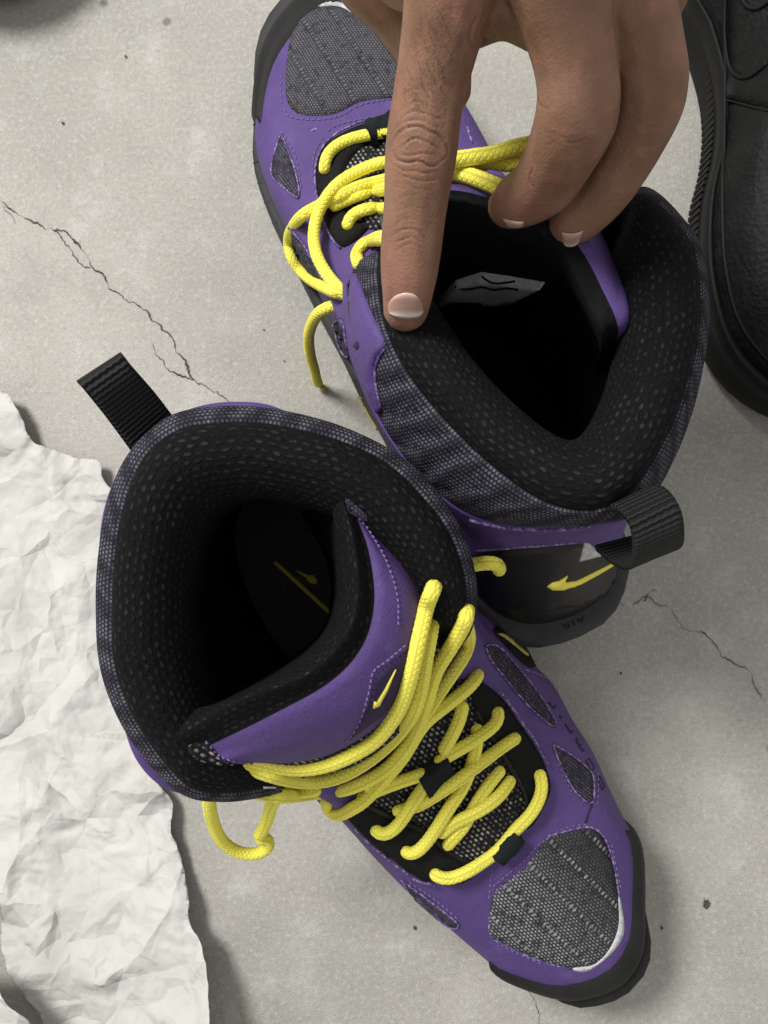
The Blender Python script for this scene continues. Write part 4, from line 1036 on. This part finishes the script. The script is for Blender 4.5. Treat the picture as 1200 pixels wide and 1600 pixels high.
# ------------------------------------------------------------------ crumpled paper
def crumple(P, seed, amp, n=90, big=0.006):
    r = np.random.default_rng(seed); x, y = P[:, 0], P[:, 1]; z = np.zeros(len(P))
    lo, hi = P[:, :2].min(0), P[:, :2].max(0)
    def folds(cnt, R0, R1, w0, w1, s0, s1, up):
        nonlocal z
        for i in range(cnt):
            c = r.uniform(lo, hi); a = r.uniform(0, math.pi); nx, ny = math.cos(a), math.sin(a)
            R = r.uniform(R0, R1); w = r.uniform(w0, w1); bend = r.uniform(-6, 6)
            m = (np.abs(x - c[0]) < R + w) & (np.abs(y - c[1]) < R + w)
            t = -(x[m] - c[0]) * ny + (y[m] - c[1]) * nx; d = (x[m] - c[0]) * nx + (y[m] - c[1]) * ny + bend * t * t
            asym = r.uniform(0.25, 1.0)
            prof = np.where(d > 0, 1 - d / w, 1 + d / (w * asym))
            z[m] += np.maximum(0, prof) * np.maximum(0, 1 - np.abs(t) / R) * w * r.uniform(s0, s1) * (1 if r.random() < up else -1) * amp
    folds(int(n * 0.25), 0.03, 0.10, 0.010, 0.030, 0.06, 0.20, 0.6)
    folds(n, 0.014, 0.05, 0.004, 0.013, 0.05, 0.20, 0.6)
    folds(n * 2, 0.006, 0.02, 0.002, 0.005, 0.05, 0.18, 0.5)
    for i in range(6):
        a = r.uniform(0, 6.28); f = r.uniform(15, 45); z += big * 0.16 * np.sin((x * math.cos(a) + y * math.sin(a)) * f + r.uniform(0, 6))
    return z
def sheet(name, outline, seed, zfun, amp, parent=None, step=0.0014, label=None, n=190):
    W = np.array([tuple(at(u, v, 0))[:2] for u, v in outline]); per = np.linalg.norm(np.diff(np.vstack([W, W[:1]]), axis=0), axis=1).sum()
    B = cr(W, int(per / step), True); q = np.random.default_rng(seed + 50)
    j = q.normal(0, 1, (len(B), 2)); j = np.stack([np.convolve(j[:, k], np.ones(7) / 7, 'same') for k in (0, 1)], 1); B = B + j * 0.0013
    lo, hi = B.min(0), B.max(0); bl = B[::2].tolist(); pts = [Vector(p) for p in B]
    gx = np.arange(lo[0], hi[0], step * 1.2); gy = np.arange(lo[1], hi[1], step * 1.2)
    GX, GY = np.meshgrid(gx, gy); G = np.stack([GX.ravel(), GY.ravel()], 1) + q.uniform(-0.3, 0.3, (GX.size, 2)) * step
    ins = np.zeros(len(G), bool); jx = len(bl) - 1
    bb = np.array(bl)
    for i in range(len(bb)):
        xi, yi = bb[i]; xj, yj = bb[i - 1]
        c = ((yi > G[:, 1]) != (yj > G[:, 1]))
        with np.errstate(divide='ignore', invalid='ignore'):
            xx = (xj - xi) * (G[:, 1] - yi) / (yj - yi) + xi
        ins ^= c & (G[:, 0] < xx)
    G = G[ins]
    pts += [Vector(p) for p in G]
    V2, E2, F2, _a, _b, _c = delaunay_2d_cdt(pts, [], [list(range(len(B)))], 1, 1e-6)
    P = np.array([(p.x, p.y, 0) for p in V2])
    z = crumple(P, seed, amp, n)
    pxl = topx(P); z = z + zfun(pxl, P)
    P[:, 2] = np.maximum(z, 0.0012)
    o = mesh_obj(name, P, [tuple(f) for f in F2], 'paper', parent, smooth=True)
    solid(o, 0.00025, 1)
    return o
def zmain(p, P):
    u, v = p[:, 0], p[:, 1]
    z = 0.005 + 0.0 * u
    # curled right edge, rising towards the bottom
    edge = np.interp(v, [600, 720, 1130, 1250, 1380, 1480, 1600, 1700], [40, 160, 170, 280, 310, 345, 370, 400])
    k = np.exp(-np.clip(edge - u, 0, None) / 60.0)
    z += k * np.interp(v, [600, 1150, 1350, 1480, 1600, 1700], [0.002, 0.002, 0.004, 0.016, 0.034, 0.042])
    z -= 0.006 * np.exp(-((u - 200) / 60.0) ** 2) * (v > 780) * (v < 1150)
    return z
paper = sheet('crumpled_paper', [(-160, 600), (-60, 590), (0, 613), (28, 622), (45, 650), (62, 690), (85, 702), (120, 712), (160, 722), (168, 745), (200, 800), (225, 900), (225, 1050), (215, 1150), (270, 1238), (282, 1300), (302, 1380), (308, 1420), (330, 1450), (345, 1500), (362, 1590), (372, 1660), (250, 1700), (120, 1650), (60, 1560), (14, 1490), (14, 1440), (8, 1405), (-20, 1395), (-160, 1380)], 11, zmain, 1.0)
paper['label'] = 'crumpled white tissue paper on the floor beside the front shoe'; paper['category'] = 'paper'
def zflap(p, P):
    u, v = p[:, 0], p[:, 1]
    return 0.022 + 0.010 * np.exp(-(((u - 60) / 70) ** 2 + ((v - 1530) / 60) ** 2))
flap = sheet('paper_flap', [(-140, 1470), (-40, 1478), (10, 1476), (40, 1488), (70, 1520), (92, 1552), (75, 1562), (110, 1590), (150, 1620), (150, 1690), (-140, 1700)], 23, zflap, 1.3, parent=paper, n=30)

# ------------------------------------------------------------------ black sneaker at the right
def build_sneaker():
    toe = at(1290, 665, 0.02); heel = at(1300, -390, 0.02); d = toe - heel; d.z = 0; d.normalize()
    fr = Frame((heel.x, heel.y, 0), math.atan2(d.y, d.x))
    e = root('black_sneaker', fr, 'plain black sneaker at the right edge with ribbed sole', 'shoe')
    T = Target()
    right = [(1062, 0), (1086, 60), (1107, 130), (1114, 195), (1108, 260), (1093, 325), (1088, 400), (1093, 470), (1112, 550), (1150, 606), (1205, 645)]
    rt = [loc_of(fr, u, v, .018) for u, v in right]
    # heading is towards the bottom of the picture: picture left is the -y side
    Lx = (toe - heel).length
    minus = [(0.0 + 0.006, -0.024), (0.03, -0.040), (0.07, -0.050)] + rt
    plus = [(x, -y * 0.98 + 0.0) for x, y in minus]
    base = [(0.0, 0.0)] + plus + [(Lx, 0.0)] + minus[::-1]
    levels = [(0.0, Lx - 0.004, 0.985, 0.030, 0.026, 1), (0.001, Lx - 0.006, 0.97, 0.036, 0.030, 1), (0.003, Lx - 0.012, 0.90, 0.048, 0.040, 1), (0.006, Lx - 0.032, 0.80, 0.062, 0.052, 1.2), (0.008, Lx - 0.075, 0.66, 0.078, 0.062, 1.4), (0.009, Lx - 0.12, 0.60, 0.090, 0.078, 1.4), (0.010, Lx - 0.15, 0.60, 0.098, 0.090, 1.3)]
    topw = [fr.w(0.010 + 0.055 * (1 - math.cos(a)), 0.036 * math.sin(a), 0.105 - 0.010 * (1 - math.cos(a)) / 2) for a in np.linspace(0, 2 * math.pi, 25)[:-1]]
    W, BR = shoe_body(e, fr, base, levels, topw, 0, 12)
    f = grid_faces(W.shape[0], W.shape[1], True); mesh_obj('upper', W.reshape(-1, 3), f, 'sneaker_upper', e); T.add(W, f)
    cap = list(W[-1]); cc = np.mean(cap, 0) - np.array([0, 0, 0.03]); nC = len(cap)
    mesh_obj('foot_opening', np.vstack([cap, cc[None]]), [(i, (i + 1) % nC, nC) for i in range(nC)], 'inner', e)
    # sole with a raised lip
    Mw = np.array(fr.M); rows = []
    for (k, z) in ((0.95, 0.0), (1.0, 0.003), (1.01, 0.012), (1.0, 0.022), (1.015, 0.028), (1.01, 0.033), (0.985, 0.035), (0.95, 0.033)):
        X = 0.5 * Lx + (BR[:, 0] - 0.5 * Lx) * (1 + (k - 1) * 0.4); rows.append(np.stack([X, BR[:, 1] * k, np.full(len(BR), z) + 0.008 * np.clip((BR[:, 0] / Lx - 0.72) / 0.28, 0, 1) ** 2], 1))
    C = rowsub(np.stack(rows), 3); Wl = C @ Mw[:3, :3].T + Mw[:3, 3]
    fs = grid_faces(C.shape[0], C.shape[1], True) + [tuple(range(C.shape[1]))[::-1]]
    so = mesh_obj('sole', Wl.reshape(-1, 3), fs, 'sneaker_sole', e); T.add(Wl, fs)
    # ribs along the sole edge
    pl = cr([tuple(at(u, v, .014)) for u, v in [(1030, -60)] + right[:7]], 46)
    for i in range(len(pl) - 1):
        p = pl[i]; t = pl[i + 1] - pl[i]; t /= np.linalg.norm(t); nn = np.array([-t[1], t[0], 0]); nn = nn if nn[0] < 0 else -nn
        c = p + nn * 0.0008; a = t * 0.0011; b = nn * 0.0014; dz = np.array([0, 0, 0.010]); sk = t * 0.0012
        vs_ = [c - a - b * 2, c + a - b * 2, c + a + b, c - a + b]
        V = [v_ - dz - sk for v_ in vs_] + [v_ + dz * 0.7 + sk for v_ in vs_]
        mesh_obj('rib', V, [(0, 1, 2, 3), (7, 6, 5, 4), (0, 4, 5, 1), (1, 5, 6, 2), (2, 6, 7, 3), (3, 7, 4, 0)], 'sneaker_sole', so, smooth=False)
    seam(T, [(1132, -40), (1133, 80), (1133, 180), (1130, 270), (1130, 350), (1135, 420), (1155, 500), (1200, 562), (1260, 600)], e, 0.0010, 'sneaker_sole', 'welt', lift=0.0002)
    panel('toe_cap_overlay', T, [(1134, 152), (1165, 160), (1215, 172), (1300, 180), (1400, 170), (1400, -150), (1136, -150)], 0.0016, 'sneaker_upper', e, res=16, smooth=False)
    seam(T, [(1134, 156), (1165, 164), (1215, 176), (1300, 184)], e, 0.0006, 'sneaker_sole', 'seam', lift=0.0004)
    seam(T, [(1138, -10), (1138, 60), (1145, 105), (1160, 122), (1180, 120), (1205, 100)], e, 0.0009, 'sneaker_sole', 'seam', lift=0.002)
    seam(T, [(1160, -10), (1172, 12), (1190, 15), (1210, 0)], e, 0.0009, 'sneaker_sole', 'seam', lift=0.002)
    return e
sneaker = build_sneaker()

# the wearer's other sneaker, only its toe reaches the top left corner
def copy_tree(o, parent=None):
    c = o.copy(); COL.objects.link(c)
    if parent: c.parent = parent
    for ch in o.children: copy_tree(ch, c)
    return c
other = copy_tree(sneaker)
_h = e_frames[sneaker.name].M.to_3x3() @ Vector((1, 0, 0)); other.location = at(-25, 22, 0.0) - _h * (at(1290, 665, 0.02) - at(1300, -390, 0.02)).length
other['label'] = 'dark toe of a black sneaker cut off by the top left corner'
sneaker['group'] = other['group'] = "the black sneakers being worn"
